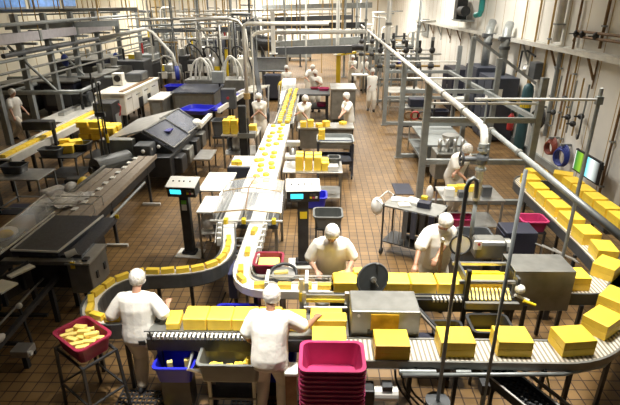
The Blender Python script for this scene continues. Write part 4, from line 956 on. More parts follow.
t = T('lidded_box', 'white lidded dark box between right worker and pink tubs', 'box', (-.31, 3.98, 0)); part('body', G().box(-.335, -.215, 3.9, 4.06, 0, .70), BROWNP, t); part('lid', G().box(-.345, -.205, 3.89, 4.07, .70, .74), WHITE, t, bev=.008)
# pink tub stack
g = G().tub(0, 0, 0, .585, .40, .26, .84, .014, .020)
ps = solo('pink_tub', g, PINK, 'topmost pink tub of the tall stack at the front', 'tub', 'pink tubs in the tall stack')
NST = 16
for k in range(NST):
    z = .945 - .055 * k; lb = ('topmost pink tub of the tall stack at the front' if k == 0 else 'pink tub in tall front stack, %s below the topmost' % ordn(k - 1))
    if k == 0: ps.location = (.14, 3.63, z)
    else: dup(ps, (.14 + random.uniform(-.004, .004), 3.63, z), 0, lb)
t = T('tub_dolly', 'low dark dolly under the pink tub stack', 'dolly', (.14, 3.63, 0)); part('deck', G().box(-.1, .39, 3.46, 3.8, .05, .118), DARK, t)
for x in (-.05, .36):
    for y in (3.5, 3.76): part('wheel', G().cyl((x - .012, y, .025), (x + .012, y, .025), .025), BLACK, t)
# pink tub on stand, left
tr = math.radians(-36)
t = T('tub_stand', 'dark four legged stand under the pink tub at left', 'stand', (-2.52, 4.15, 0), None, tr, local=True)
for x in (-.28, .28):
    for y in (-.19, .19): part('leg', G().bar((x * 1.1, y * 1.15, 0), (x, y, .82), .028), DARK, t)
for s in (-1, 1):
    part('stretcher', G().bar((-.3, .21 * s, .32), (.3, .21 * s, .32), .02), DARK, t); part('stretcher', G().bar((.3 * s, -.21, .32), (.3 * s, .21, .32), .02), DARK, t)
    part('top_rail', G().bar((-.28, .19 * s, .81), (.28, .19 * s, .81), .024), DARK, t); part('top_rail', G().bar((.28 * s, -.19, .81), (.28 * s, .19, .81), .024), DARK, t)
tub('pink tub full of pale cheese sticks on the dark stand at left', -2.52, 4.15, .825, .52, .37, .20, PINKD, rz=tr)
R = Matrix.Rotation(tr, 3, 'Z'); n_ = 0
POS = [(-.17, .07), (-.06, .09), (.05, .08), (.16, .08), (-.18, -.02), (-.08, -.01), (.03, -.02), (.14, -.01), (-.15, -.1), (-.04, -.1), (.07, -.11), (.17, -.1), (-.1, .03), (.1, .04), (0, .02)]
for k, (x, y) in enumerate(POS):
    p = R @ V((x, y, 0)); st = chunk(-2.52 + p.x, 4.15 + p.y, .955 if k < 12 else 1.0, .135, .052, .045, tr + (.9 if k % 3 else .5) + random.uniform(-.2, .2), CHEESEP,
        'pale cheese stick in the pink tub at left, %s counted from its back left corner' % ordn(k), 'cheese sticks in the left pink tub', 'cheese_stick')
    if k < 12:
        dup(st, (-2.52 + p.x * .9, 4.15 + p.y * .9, .905), tr + 1.2, 'pale cheese stick of the hidden lower layer in left pink tub', 'lower cheese sticks in the left pink tub')
# ================================================================== left: slicing line
t = T('strip_conveyor', 'brown strip belt conveyor running up to the smoked hood machine', 'conveyor', (-4.2, 8.8, 0))
for k, (u, m) in enumerate(((-4.50, TANB), (-4.30, TANB), (-4.10, TANB), (-3.90, TANB))):
    part('belt_strip', G().box(u - .085, u + .085, 7.25, 10.6 if k > 1 else 9.7, .96, .985), m, t)
part('side_rail', G().box(-4.66, -4.60, 7.2, 9.8, .84, 1.02), STEELD, t); part('side_rail', G().box(-3.815, -3.785, 7.2, 10.7, .91, 1.0), TANB, t)
part('underframe', G().box(-4.58, -3.82, 7.3, 9.7, .72, .95), DARK, t); part('underframe', G().box(-4.2, -3.82, 9.7, 10.6, .72, .95), DARK, t)
for x, y in ((-3.84, 8.1), (-3.84, 10.1), (-4.55, 8.1), (-4.55, 9.6)): part('leg', G().bar((x, y, 0), (x, y, .85), .05), DARK, t)
for y in (8.0, 10.0): part('foot_bar', G().bar((-4.0, y, .03), (-3.6, y, .03), .05), PIPEW, t)
part('side_pipe', G().cyl((-3.74, 7.3, .70), (-3.74, 9.6, .70), .025), GALV, t)
for k in range(10):
    chunk(-4.20 + (k % 2) * .02, 7.5 + k * .32, .986, .09, .13, .018, 0, WHITE, 'white slip sheet on the brown strip belt, %s from the slate table' % ordn(k), 'white slips on the brown strip belt', 'slip_sheet', cat='sheet', bev=0)
t = T('slate_table', 'dark slate inspection belt table with pale metal rim at left', 'table', (-4.05, 6.6, 0))
SK = [(-3.72, 5.98), (-4.42, 6.02), (-4.42, 7.25), (-3.60, 7.25)]
part('bed', G().add([(x, y, z) for z in (.90, .985) for x, y in SK], [(0, 1, 2, 3), (7, 6, 5, 4), (0, 4, 5, 1), (1, 5, 6, 2), (2, 6, 7, 3), (3, 7, 4, 0)]), SCREENBELT, t)
for a, b in ((0, 1), (1, 2), (3, 0)): part('rim', G().bar((*SK[a], .99), (*SK[b], .99), .025), PIPEW, t)
part('side_shelf', G().box(-3.64, -3.40, 6.0, 7.3, .86, .93), SCREENBELT, t); part('front_lip', G().box(-4.5, -3.5, 5.86, 5.97, .84, .9), STEELD, t)
part('body', G().box(-4.35, -3.62, 6.05, 7.2, .35, .9), DARK, t)
for x in (-4.3, -3.66):
    for y in (6.1, 7.15): part('leg', G().bar((x, y, 0), (x, y, .36), .06), DARK, t)
part('yellow_tab', G().box(-3.5, -3.44, 5.84, 5.86, .8, .9), YELLOW, t); part('yellow_tab', G().box(-3.42, -3.36, 7.28, 7.3, .92, .98), YELLOW, t); part('roller_end', G().cyl((-3.62, 5.98, .93), (-3.5, 6.06, .96), .05), PIPEW, t)
t = T('splash_guard', 'clear splash guard panel along left edge of slate table', 'guard', (-4.6, 6.7, .9))
part('clear_panel', G().add([(-4.52, 5.9, .98), (-4.52, 7.6, .98), (-4.72, 7.6, 1.22), (-4.72, 5.9, 1.16), (-4.51, 5.9, .98), (-4.51, 7.6, .98), (-4.71, 7.6, 1.22), (-4.71, 5.9, 1.16)], [(0, 1, 2, 3), (7, 6, 5, 4), (0, 4, 5, 1), (1, 5, 6, 2), (2, 6, 7, 3), (3, 7, 4, 0)]), CLEAR, t)
part('frame_rod', G().tube([(-4.72, 5.9, 1.16), (-4.72, 7.6, 1.22), (-4.52, 7.6, .98)], .012, 6), STEEL, t); part('frame_rod', G().tube([(-4.50, 5.8, 1.0), (-4.47, 7.35, 1.0)], .016, 6), PIPEW, t)
g = G(); random.seed(5); nx, ny = 9, 9
vs = [(-4.95 + .085 * i + .02 * j, 7.45 + .085 * j, 1.02 + random.uniform(0, .07)) for j in range(ny) for i in range(nx)]
vs2 = [(x, y, z - .012) for x, y, z in vs]
fs = [(j * nx + i, j * nx + i + 1, (j + 1) * nx + i + 1, (j + 1) * nx + i) for j in range(ny - 1) for i in range(nx - 1)]
solo('plastic_film', G().add(vs, fs).add(vs2, [f[::-1] for f in fs]), PLASTICBAG, 'crumpled clear plastic film lying on the start of the strip belt', 'film')
t = T('film_cage', 'wire cage guard over near end of strip belt', 'guard', (-4.1, 7.5, .95))
for y in (7.35, 7.7): part('hoop', G().tube([(-4.6, y, 1.0), (-4.6, y, 1.15), (-3.78, y, 1.15), (-3.78, y, .98)], .011, 6), STEEL, t)
for x in (-4.5, -4.15, -3.82): part('wire', G().tube([(x, 7.35, 1.15), (x, 7.7, 1.15)], .008, 6), STEEL, t)
t = T('control_box', 'steel electrical box hung beside the slate table', 'electrical box', (-3.3, 6.0, 0))
part('box', G().box(-3.56, -3.24, 5.85, 6.42, .38, .86), STEELD, t, bev=.012); part('lid', G().box(-3.58, -3.22, 5.83, 6.44, .86, .885), STEEL, t)
for y in (6.0, 6.25): part('latch', G().box(-3.24, -3.22, y, y + .05, .55, .66), DARK, t)
part('clips', G().box(-3.36, -3.28, 5.9, 6.0, .885, .91), DARK, t)
for x in (-3.5, -3.3): part('leg', G().bar((x, 6.1, 0), (x, 6.1, .39), .05), DARK, t)
# near-left dark roller section
n0 = set(bpy.data.objects)
t = T('roller_conveyor', 'dark roller conveyor frame running out of view at lower left', 'conveyor', (-4.0, 5.0, 0))
for x in (-4.55, -4.0, -3.45): part('long_rail', G().bar((x, 3.9, .50), (x, 6.0, .62), .06), DARK, t)
for x in (-4.2, -3.75): part('bright_rod', G().cyl((x, 4.0, .46), (x + .1, 5.9, .6), .016), STEELD, t)
for k in range(9): part('roller', G().cyl((-4.5, 4.1 + .22 * k, .52 + .013 * k), (-4.02, 4.1 + .22 * k, .52 + .013 * k), .03, n=8), STEELD if k % 3 == 0 else DARK, t)
for x in (-4.55, -3.45):
    for y in (4.2, 5.7): part('leg', G().bar((x, y, 0), (x, y, .55), .06), DARK, t)
for k in range(3): part('cross_rail', G().bar((-4.55, 4.3 + .6 * k, .25), (-3.45, 4.3 + .6 * k, .25), .04), DARK, t)
part('side_panel', G().add([(-4.0, 5.2, .55), (-3.75, 5.8, .55), (-3.75, 5.8, .95), (-4.0, 5.2, .9), (-3.98, 5.19, .55), (-3.73, 5.79, .55), (-3.73, 5.79, .95), (-3.98, 5.19, .9)], [(0, 1, 2, 3), (7, 6, 5, 4), (0, 4, 5, 1), (1, 5, 6, 2), (2, 6, 7, 3), (3, 7, 4, 0)]), DARK, t)
t = T('floor_pedal', 'small steel box on a post at foot of the roller frame', 'box', (-3.35, 4.75, 0)); part('box', G().box(-3.47, -3.25, 4.66, 4.84, .22, .32), STEEL, t, bev=.01); part('lamp', G().cyl((-3.25, 4.7, .27), (-3.22, 4.7, .27), .03), WHITE, t); part('post', G().bar((-3.36, 4.75, 0), (-3.36, 4.75, .22), .06), DARK, t)
t = T('lever_rod', 'dark rod with pale knob standing at the roller frame', 'lever', (-3.45, 5.0, 0)); part('rod', G().bar((-3.40, 5.0, 0), (-3.48, 5.05, .70), .025), DARK, t); part('knob', G().ball((-3.48, 5.05, .72), .04), PIPEW, t)
spin([o for o in bpy.data.objects if o not in n0], (0, 0, 0), 0, (-.32, 0, 0))
for k, (x0, y0, a, b, r, z, lb) in enumerate(((-4.12, 5.25, .30, .26, -.3, .86, 'near white tray at the lower left edge of slate machine'), (-4.08, 5.62, .16, .34, -.5, .88, 'narrow white tray between near tray and slate table'))):
    t = T('white_tray', lb, 'tray', (x0, y0, z), 'white trays at lower left')
    part('tray', G().box(x0 - a / 2, x0 + a / 2, y0 - b / 2, y0 + b / 2, z, z + .025, rz=r), WHITE, t); part('bracket', G().bar((x0, y0, z - .28), (x0, y0, z), .05), DARK, t)
solo('white_cloth', G().ball((-3.77, 4.55, .605), .05, .09, .045), WHITE, 'white cloth lump on the roller frame at left edge', 'cloth', smooth=True)
t = T('side_bin', 'dark long bin with white liner at left frame edge', 'bin', (-4.9, 6.3, 0)); part('body', G().box(-5.25, -4.75, 5.9, 7.0, .5, .86), DARK, t); part('liner', G().ball((-5.0, 6.75, .86), .18, .26, .1), WHITE, t, smooth=True)
for x in (-5.2, -4.8):
    for y in (5.95, 6.95): part('leg', G().bar((x, y, 0), (x, y, .5), .05), DARK, t)
solo('cheese_lump', G().ball((-4.88, 6.62, .95), .12, .1, .06), CHEESE, 'yellow cheese lump in the white lined bin at left edge', 'cheese', smooth=True)
# bagged items beyond
t = T('bag_platform', 'dark low platform holding wrapped packs by the strip belt', 'stand', (-5.1, 8.9, 0)); part('deck', G().box(-5.5, -4.72, 8.2, 9.6, .62, .68), DARK, t)
for x in (-5.4, -4.8):
    for y in (8.3, 9.5): part('leg', G().bar((x, y, 0), (x, y, .62), .06), DARK, t)
solo('wrapped_pack', G().box(-5.38, -5.10, 8.5, 8.95, .68, .90, rz=-.5), PLASTICBAG, 'white wrapped pack at left on the dark platform', 'pack', bev=.05)
solo('wrapped_pack', G().ball((-5.0, 8.95, .80), .13, .2, .14), PLASTICBAG, 'rounded clear wrapped pack in the middle of dark platform', 'pack', smooth=True)
solo('cheese_bag', G().ball((-4.80, 9.1, .83), .12, .17, .17), CHEESE, 'yellow bag of cheese right of the wrapped packs', 'cheese', smooth=True)
solo('dark_case', G().box(-5.3, -4.9, 9.25, 9.55, .68, .88), DARK, 'dark case behind the wrapped packs on the platform', 'case', bev=.04)
# smoked hood machine
t = T('wrapping_machine', 'large wrapping machine with smoked sloping hood and pale lid', 'machine', (-4.4, 12.2, 0))
part('base', G().box(-5.0, -3.55, 10.9, 14.2, .35, .85), DARK, t, bev=.02)
part('lid', G().add([(-5.35, 11.6, 1.05), (-4.30, 11.3, 1.36), (-4.10, 13.9, 1.36), (-5.35, 13.9, 1.05), (-5.35, 11.6, 1.09), (-4.30, 11.3, 1.40), (-4.10, 13.9, 1.40), (-5.35, 13.9, 1.09)], [(0, 3, 2, 1), (4, 5, 6, 7), (0, 1, 5, 4), (1, 2, 6, 5), (2, 3, 7, 6), (3, 0, 4, 7)]), STEEL, t)
for k in range(2):
    y0, y1 = 11.3 + 1.3 * k, 12.55 + 1.3 * k
    h = part('smoked_panel', G().add([(-4.26, y0, 1.38), (-3.58, y0, .95), (-3.50, y1, .95), (-4.12, y1, 1.38), (-4.25, y0, 1.40), (-3.57, y0, .97), (-3.49, y1, .97), (-4.11, y1, 1.40)], [(0, 3, 2, 1), (4, 5, 6, 7), (0, 1, 5, 4), (1, 2, 6, 5), (2, 3, 7, 6), (3, 0, 4, 7)]), SMOKE, t)
    part('panel_frame', G().tube([(-4.25, y0, 1.41), (-3.56, y0, .98), (-3.48, y1, .98), (-4.10, y1, 1.41), (-4.25, y0, 1.41)], .022, 6), STEELD, h)
part('end_plate', G().add([(-4.3, 11.28, 1.38), (-3.58, 11.28, .9), (-3.58, 11.28, .5), (-5.0, 11.28, .5), (-5.0, 11.28, 1.1), (-4.3, 11.24, 1.38), (-3.58, 11.24, .9), (-3.58, 11.24, .5), (-5.0, 11.24, .5), (-5.0, 11.24, 1.1)], [(0, 1, 2, 3, 4), (9, 8, 7, 6, 5), (0, 5, 6, 1), (1, 6, 7, 2), (2, 7, 8, 3), (3, 8, 9, 4), (4, 9, 5, 0)]), DARK, t)
part('inner_block', G().box(-4.9, -3.8, 11.5, 14.0, .85, .98), NAVY, t)
part('touch_panel', G().box(-4.02, -3.8, 11.9, 12.2, 1.20, 1.24), mat('blue_panel', (.03, .03, .2), .4), t)
part('drum', G().cyl((-5.05, 10.2, .78), (-4.55, 10.9, .78), .26, n=24), GREYP, t, smooth=False); part('drum_shaft', G().cyl((-5.12, 10.1, .78), (-5.05, 10.2, .78), .09), DARK, t)
part('film_box', G().box(-5.25, -4.45, 11.0, 11.25, .8, 1.25), STEELD, t, bev=.02); part('roller_housing', G().box(-4.35, -3.95, 10.75, 11.2, .9, 1.18), CHARC, t, bev=.03)
for k in range(3): part('white_knob', G().ball((-4.1 + .12 * k, 10.7 + .2 * k, 1.06), .045), WHITE, t)
for k in range(4): part('side_box', G().box(-3.56, -3.36, 11.2 + .75 * k, 11.65 + .75 * k, .35, .75), STEELD if k % 2 else DARK, t, bev=.02)
for x in (-4.9, -3.6):
    for y in (11.0, 14.1): part('leg', G().bar((x, y, 0), (x, y, .36), .08), DARK, t)
part('outlet_arm', G().box(-3.55, -3.42, 13.6, 15.2, .88, .98), CREAM, t); part('knuckle', G().ball((-3.55, 13.7, 1.0), .15), PIPEW, t)
part('outlet_post', G().bar((-3.48, 14.8, 0), (-3.48, 14.8, .9), .05), DARK, t)
t = T('low_trolley', 'low steel trolley beside the wrapping machine', 'trolley', (-3.05, 12.4, 0)); part('deck', G().box(-3.3, -2.85, 12.0, 12.9, .42, .46), STEEL, t)
for x in (-3.26, -2.9):
    for y in (12.05, 12.85): part('leg', G().bar((x, y, 0), (x, y, .42), .035), DARK, t)
# pole and cable bunch in front of machine
t = T('cable_pole', 'pair of tall thin grey poles with yellow sleeve rising by the wrapping machine', 'pole', (-4.9, 10.6, 0))
for k, (dx, m) in enumerate(((0, CHARC), (.09, GALV), (.14, DARK))): part('conduit', G().cyl((-4.98 + dx, 10.6, 0), (-4.98 + dx, 10.6, 2.85 - .1 * k), .02, n=8), m, t)
part('yellow_sleeve', G().cyl((-4.84, 10.6, 1.30), (-4.84, 10.6, 1.5), .035), YELLOW, t); part('junction', G().box(-5.02, -4.8, 10.56, 10.64, 1.9, 2.0), CHARC, t)

# yellow strip conveyor, tables at far left
t = T('strip_conveyor', 'narrow left conveyor carrying a long yellow cheese ribbon', 'conveyor', (-7.4, 13, 0))
part('belt', G().box(-7.48, -7.02, 10.3, 19.5, .95, .98), PIPEW, t)
for x in (-7.50, -7.0): part('side_rail', G().box(x - .02, x + .02, 10.3, 19.5, .84, 1.02), PIPEW, t)
part('underframe', G().box(-7.44, -7.06, 10.4, 19.4, .8, .94), DARK, t)
for y in (10.8, 13.2, 15.8, 18.5):
    for x in (-7.45, -7.05): part('leg', G().bar((x, y, 0), (x, y, .82), .05), DARK, t)
t2 = None
for k in range(15):
    chunk(-7.24, 10.6 + .44 * k, .98, .15, .42, .07, random.uniform(-.01, .01), CHEESE, 'cheese bar of the yellow ribbon on left conveyor, %s from its near end' % ordn(k), 'cheese bars of the yellow ribbon', 'cheese_bar')
t = T('tape_machine', 'dark machine head standing over the left yellow ribbon conveyor', 'machine', (-7.2, 12.1, 0))
for x in (-7.6, -6.9): part('post', G().bar((x, 12.1, 0), (x, 12.1, 1.4), .07), DARK, t)
part('head', G().box(-7.62, -6.88, 11.95, 12.25, 1.22, 1.45), DARK, t, bev=.02)
t = T('long_table', 'long pale steel infeed table leading to the white machine', 'table', (-8.1, 15.6, 0)); part('table_top', G().box(-8.6, -7.58, 14.2, 19.8, .86, .92), PIPEW, t); part('raised_rail', G().box(-8.3, -8.1, 15.0, 19.6, .92, 1.02), STEEL, t); part('edge', G().box(-7.60, -7.54, 14.2, 19.8, .80, .98), CREAM, t)
for x in (-8.5, -7.65):
    for y in (14.4, 17, 19.6): part('leg', G().bar((x, y, 0), (x, y, .86), .06), DARK, t)
t = T('reel_machine', 'small dark reel machine on the pale infeed table', 'machine', (-8.2, 16.6, .92)); part('body', G().box(-8.5, -8.0, 16.4, 16.8, .92, 1.3), DARK, t, bev=.03); part('reel', G().cyl((-7.98, 16.6, 1.22), (-7.9, 16.6, 1.22), .2), CHARC, t); part('reel', G().cyl((-8.3, 16.38, 1.35), (-8.3, 16.3, 1.35), .16), DARK, t)
table('tub_table', 'steel framed table with dark tubs nearest the left edge', -7.0, -5.95, 9.45, 10.2, .80, topm=STEEL, legm=GALV, brace=.12, lw=.035)
tub('dark grey tub on the nearest left table', -6.72, 9.95, .80, .48, .36, .18, CHARC)
tub('dark grey tub at the left end of nearest left table, by frame edge', -7.35, 9.75, .74, .44, .36, .2, CHARC); solo('tub_block', G().box(-7.55, -7.15, 9.6, 9.9, 0, .74), DARK, 'dark stand under the left end tub', 'stand')
solo('floor_mat', G().box(-7.0, -5.9, 9.4, 10.0, 0, .015), NAVY2, 'dark mat under the nearest left table', 'mat')
table('cheese_cart', 'dark framed cart with grey tubs and cheese blocks', -6.75, -5.85, 10.95, 11.85, .82, topm=DARK, legm=STEELD, shelf=.3)
tub('grey tub at left on the cheese cart', -6.52, 11.15, .82, .50, .34, .18, GREYP); tub('black tub at right on the cheese cart', -5.98, 11.65, .82, .36, .4, .18, DARK)
for k, (x, y, z, a, b, c) in enumerate(((-6.40, 11.62, .82, .3, .24, .14), (-6.22, 11.42, .82, .26, .3, .2), (-6.48, 11.75, .96, .24, .2, .1), (-6.2, 11.75, .82, .3, .3, .22))):
    chunk(x, y, z, a, b, c, .2 * k, CHEESE, ('low left cheese slab', 'front right cheese slab', 'thin upper cheese slab', 'rear right cheese slab')[k] + ' piled on the cheese cart', 'cheese slabs on the cheese cart', 'cheese_slab')
table('cheese_cart', 'dark cart behind holding the tall yellow cheese pile', -6.55, -5.55, 12.55, 13.5, .80, topm=DARK, legm=STEELD, shelf=.3)
random.seed(21)
PL = [(-6.38, 12.75), (-6.04, 12.74), (-5.72, 12.76), (-6.36, 13.12), (-6.03, 13.12), (-5.72, 13.1)]
for k in range(14):
    x, y = PL[k % 6]; z = .80 + .17 * (k // 6)
    chunk(x + random.uniform(-.03, .03), y + random.uniform(-.03, .03), z, .31, .31, .17, random.uniform(-.12, .12), CHEESE, 'cheese block in tall yellow pile, %s layer, %s from front left' % (('bottom', 'middle', 'top')[k // 6], ordn(k % 6)), 'cheese blocks of the tall yellow pile', 'cheese_slab', bev=.03)
# white sided machine
t = T('sealing_machine', 'long white sided sealing machine with dark openings', 'machine', (-7.0, 17.8, 0))
part('body', G().box(-7.45, -6.5, 16.0, 19.6, .72, 1.40), CREAM, t, bev=.02); part('top_cover', G().box(-7.5, -6.45, 15.95, 19.65, 1.40, 1.46), CREAM, t)
part('top_strip', G().box(-6.75, -6.6, 16.2, 19.4, 1.46, 1.49), BROWNP, t)
for k, (a, b, z0, z1) in enumerate(((17.25, 17.65, .73, 1.08), (18.2, 18.5, .73, 1.05))): part('opening', G().box(-6.51, -6.485, a, b, z0, z1), BLACK, t)
for a, b in ((16.05, 16.6), (16.65, 17.2), (17.7, 18.15), (18.55, 19.5)): part('side_panel', G().box(-6.505, -6.49, a, b, .78, 1.34), WHITE, t)
for k in range(4): part('handle', G().box(-6.49, -6.46, 16.2 + .85 * k, 16.55 + .85 * k, 1.22, 1.25), STEELD, t)
for x in (-7.35, -6.6):
    for y in (16.1, 17.8, 19.5): part('leg', G().bar((x, y, 0), (x, y, .72), .08), DARK, t)
t = T('control_console', 'dark angled control box on top of white machine', 'control box', (-7.0, 18.6, 1.46)); part('housing', G().box(-7.3, -6.7, 18.3, 19.2, 1.46, 1.8), CHARC, t, bev=.06); part('window', G().box(-6.71, -6.69, 18.45, 19.0, 1.55, 1.75), STEELD, t)
t = T('dial_box', 'white box with dark round dial above the white machine', 'gauge', (-7.4, 17.6, 1.46)); part('box', G().box(-7.45, -7.1, 17.5, 17.8, 1.46, 1.9), WHITE, t, bev=.02); part('dial', G().cyl((-7.27, 17.5, 1.72), (-7.27, 17.47, 1.72), .12), BLACK, t)
t = T('dark_feeder', 'dark upright feeder at near end of the white machine', 'machine', (-6.9, 15.4, 0)); part('body', G().box(-7.2, -6.6, 15.1, 15.8, .2, 1.3), DARK, t, bev=.02); part('white_plate', G().box(-6.605, -6.59, 15.3, 15.7, .35, .9), GALV, t); part('red_handle', G().tube([(-6.58, 15.6, .8), (-6.5, 15.6, 1.1), (-6.58, 15.6, 1.2)], .02, 6), RED, t); part('foot', G().box(-7.1, -6.7, 15.2, 15.7, 0, .2), BLACK, t)
# grey machine, blue trays
def lidded(label, x0, x1, y0, y1, h, lid):
    t = T('packing_machine', label, 'machine', ((x0 + x1) / 2, (y0 + y1) / 2, 0)); part('body', G().box(x0, x1, y0, y1, .35, h), STEELD, t, bev=.02); part('cover', G().box(x0 - .05, x1 + .05, y0 - .05, y1 + .05, h, h + .06), lid, t, bev=.015)
    for x in (x0 + .08, x1 - .08):
        for y in (y0 + .08, y1 - .08): part('leg', G().bar((x, y, 0), (x, y, .35), .07), DARK, t)
    part('panel', G().box(x0 + .1, x1 - .1, y0 - .012, y0, .45, h - .08), GALV, t); return t
lidded('grey packing machine with smoked lid behind the blue trays', -5.6, -4.0, 18.3, 20.2, 1.05, SMOKE)
lidded('pale grey low packing machine left of the blue trays', -6.2, -5.7, 17.4, 18.9, .95, PIPEW)
t = T('tray_conveyor', 'long cream and blue conveyor slanting behind the wrapping machine', 'conveyor', (-3.9, 17.6, 0)); part('belt', G().ribbon([(-3.55, 15.9), (-3.05, 20.0)], -.16, .16, .90, .94), BLUE, t); part('side_rail', G().ribbon([(-3.55, 15.9), (-3.05, 20.0)], -.24, -.16, .84, 1.0), CREAM, t)
for x, y in ((-3.55, 16.1), (-3.28, 18.1), (-3.06, 19.9)): part('leg', G().bar((x, y, 0), (x, y, .85), .06), DARK, t)
tub('large bright blue tray behind the smoked hood', -4.05, 15.9, .88, .95, 1.0, .14, BLUE, rz=-.2, tp=.9)
solo('tub_block', G().box(-4.4, -3.75, 15.5, 16.3, 0, .88), DARK, 'dark stand under the bright blue tray', 'stand')
tub('smaller blue tray beside the packing machine', -6.0, 20.3, .85, .8, .7, .2, BLUE); solo('tub_block', G().box(-6.3, -5.7, 20.05, 20.55, 0, .85), DARK, 'dark stand under the smaller blue tray', 'stand')
tub('dark grey floor bin right of the blue conveyor', -3.05, 14.9, .35, .62, .5, .5, CHARC); t = T('bin_cart', 'dark cart under the grey bin right of the blue conveyor', 'cart', (-3.05, 14.9, 0)); part('deck', G().box(-3.35, -2.75, 14.65, 15.15, .29, .35), DARK, t)
for x in (-3.3, -2.8):
    for y in (14.7, 15.1): part('leg', G().bar((x, y, 0), (x, y, .3), .04), STEELD, t)
# hose arch station
t = T('hose_arch', 'pair of white looping hoses over the packing station', 'hose', (-4.5, 21.5, 0))
for k, (a, b, h) in enumerate(((196, 209, 62), (200, 214, 63), (225, 238, 60), (222, 243, 63), (191, 212, 65))):
    p = ay(a, 82, 21.5 + .2 * k); q = ay(b, 80, 21.5 + .2 * k); z = ay((a + b) / 2, h - 8, 21.5).z
    part('hose', G().tube(bez(p, V((p.x, p.y, z + .15)), V((q.x, q.y, z + .15)), q), .05, 8), PIPEW, t, smooth=True)
part('station', G().box(-5.9, -3.2, 21.3, 22.5, .2, 1.1), STEELD, t); part('foot', G().box(-5.8, -3.3, 21.4, 22.4, 0, .2), DARK, t)
p = ay(219, 83, 19.5)
t = T('sensor_box', 'grey square box on a post in front of the hose arch', 'electrical box', (p.x, p.y, 0)); part('box', G().box(p.x - .26, p.x + .2, 19.4, 19.75, p.z, p.z + .45), PAINTG, t, bev=.02); part('post', G().bar((p.x, 19.6, 0), (p.x, 19.6, p.z), .07), DARK, t)
t = T('pallet_stack', 'stack of white slats beside the grey square box', 'slats', (-3.2, 19.3, .0))
for k in range(6): part('slat', G().box(-3.3 + .1 * k, -2.5 + .1 * k, 19.0 + .12 * k, 19.1 + .12 * k, .95 + .03 * k, 1.0 + .03 * k, rz=.3), CREAM if k % 2 else WHITE, t)
part('stand', G().box(-3.2, -2.3, 19.0, 19.8, 0, .95), DARK, t)
p = ay(229, 106, 17.0)
t = T('starter_box', 'dark control cabinet with red and yellow lights on a leg', 'electrical box', (p.x, 17, 0)); part('box', G().box(p.x - .25, p.x + .25, 16.9, 17.25, p.z - .1, p.z + .6), CHARC, t, bev=.02); part('leg', G().bar((p.x, 17.1, 0), (p.x, 17.1, p.z), .08), DARK, t); part('red_light', G().cyl((p.x, 16.9, p.z + .3), (p.x, 16.87, p.z + .3), .05), RED, t)

# left block table, pole
table('block_table', 'steel table stacked with cheese at left of the white belt', -2.65, -1.65, 12.6, 13.6, .95, topm=STEEL, legm=STEELD, shelf=.4, lw=.05)
random.seed(3)
for k, (x, y, n) in enumerate(((-2.52, 12.85, 3), (-2.30, 12.85, 3), (-2.08, 12.88, 3), (-2.45, 13.2, 3), (-2.15, 13.2, 3), (-1.8, 12.8, 2))):
    for j in range(n): chunk(x, y, .95 + .125 * j, .19, .26, .123, random.uniform(-.06, .06), CHEESE, '%s cheese block of %s stack on table left of white belt' % (('bottom', 'middle', 'topmost')[j], ordn(k)), 'cheese stacks left of the white belt', 'cheese_slab')
for k, (x, m, r) in enumerate(((-2.35, PIPEW, .12), (-2.05, STEEL, .09), (-2.5, CHARC, .1))): solo('canister', G().lathe((x, 13.1, .4), [(r, 0), (r, .3), (r * .6, .36)]), m, ('pale', 'chrome', 'dark')[k] + ' canister on the shelf under the left cheese stacks', 'canister', smooth=True)
t = T('column_pole', 'dark upright machine column beside left cheese table', 'column', (-1.9, 11.9, 0)); part('column', G().box(-2.02, -1.82, 11.8, 12.0, 0, 1.9), DARK, t, bev=.02)
for z in (.4, .8, 1.2): part('cable', G().cyl((-1.78, 11.8, z - .3), (-1.78, 11.8, z + .4), .02), BLACK, t)
part('head', G().box(-2.05, -1.6, 11.75, 12.05, 1.1, 1.22), STEELD, t)
t = T('riser_pipe', 'tall pale steel pipe with clamp behind the left cheese table', 'pipe', (-2.55, 17.0, 0)); part('pipe', G().tube([(-2.55, 17, 0), (-2.55, 17, 3.45), (-2.5, 17, 3.56), (-2.4, 17, 3.6), (.3, 17, 3.6)], .065, 12), PIPEW, t, smooth=True); part('clamp', G().cyl((-2.55, 17, 1.1), (-2.55, 17, 1.3), .12), COPPER, t)
part('slim_pipe', G().cyl((-2.3, 17.05, .9), (-2.3, 17.05, 3.5), .03), PIPEW, t)
t = T('slanted_pole', 'dark leaning post with bent top arm left of the far workers', 'pole', (-2.2, 18.0, 0)); part('post', G().bar((-1.95, 17.0, 0), (-2.6, 19.2, 3.0), .15), CHARC, t); part('arm', G().tube([(-2.6, 19.2, 3.0), (-2.45, 19.3, 3.15), (-1.9, 19.4, 3.25)], .07, 8), CREAM, t)

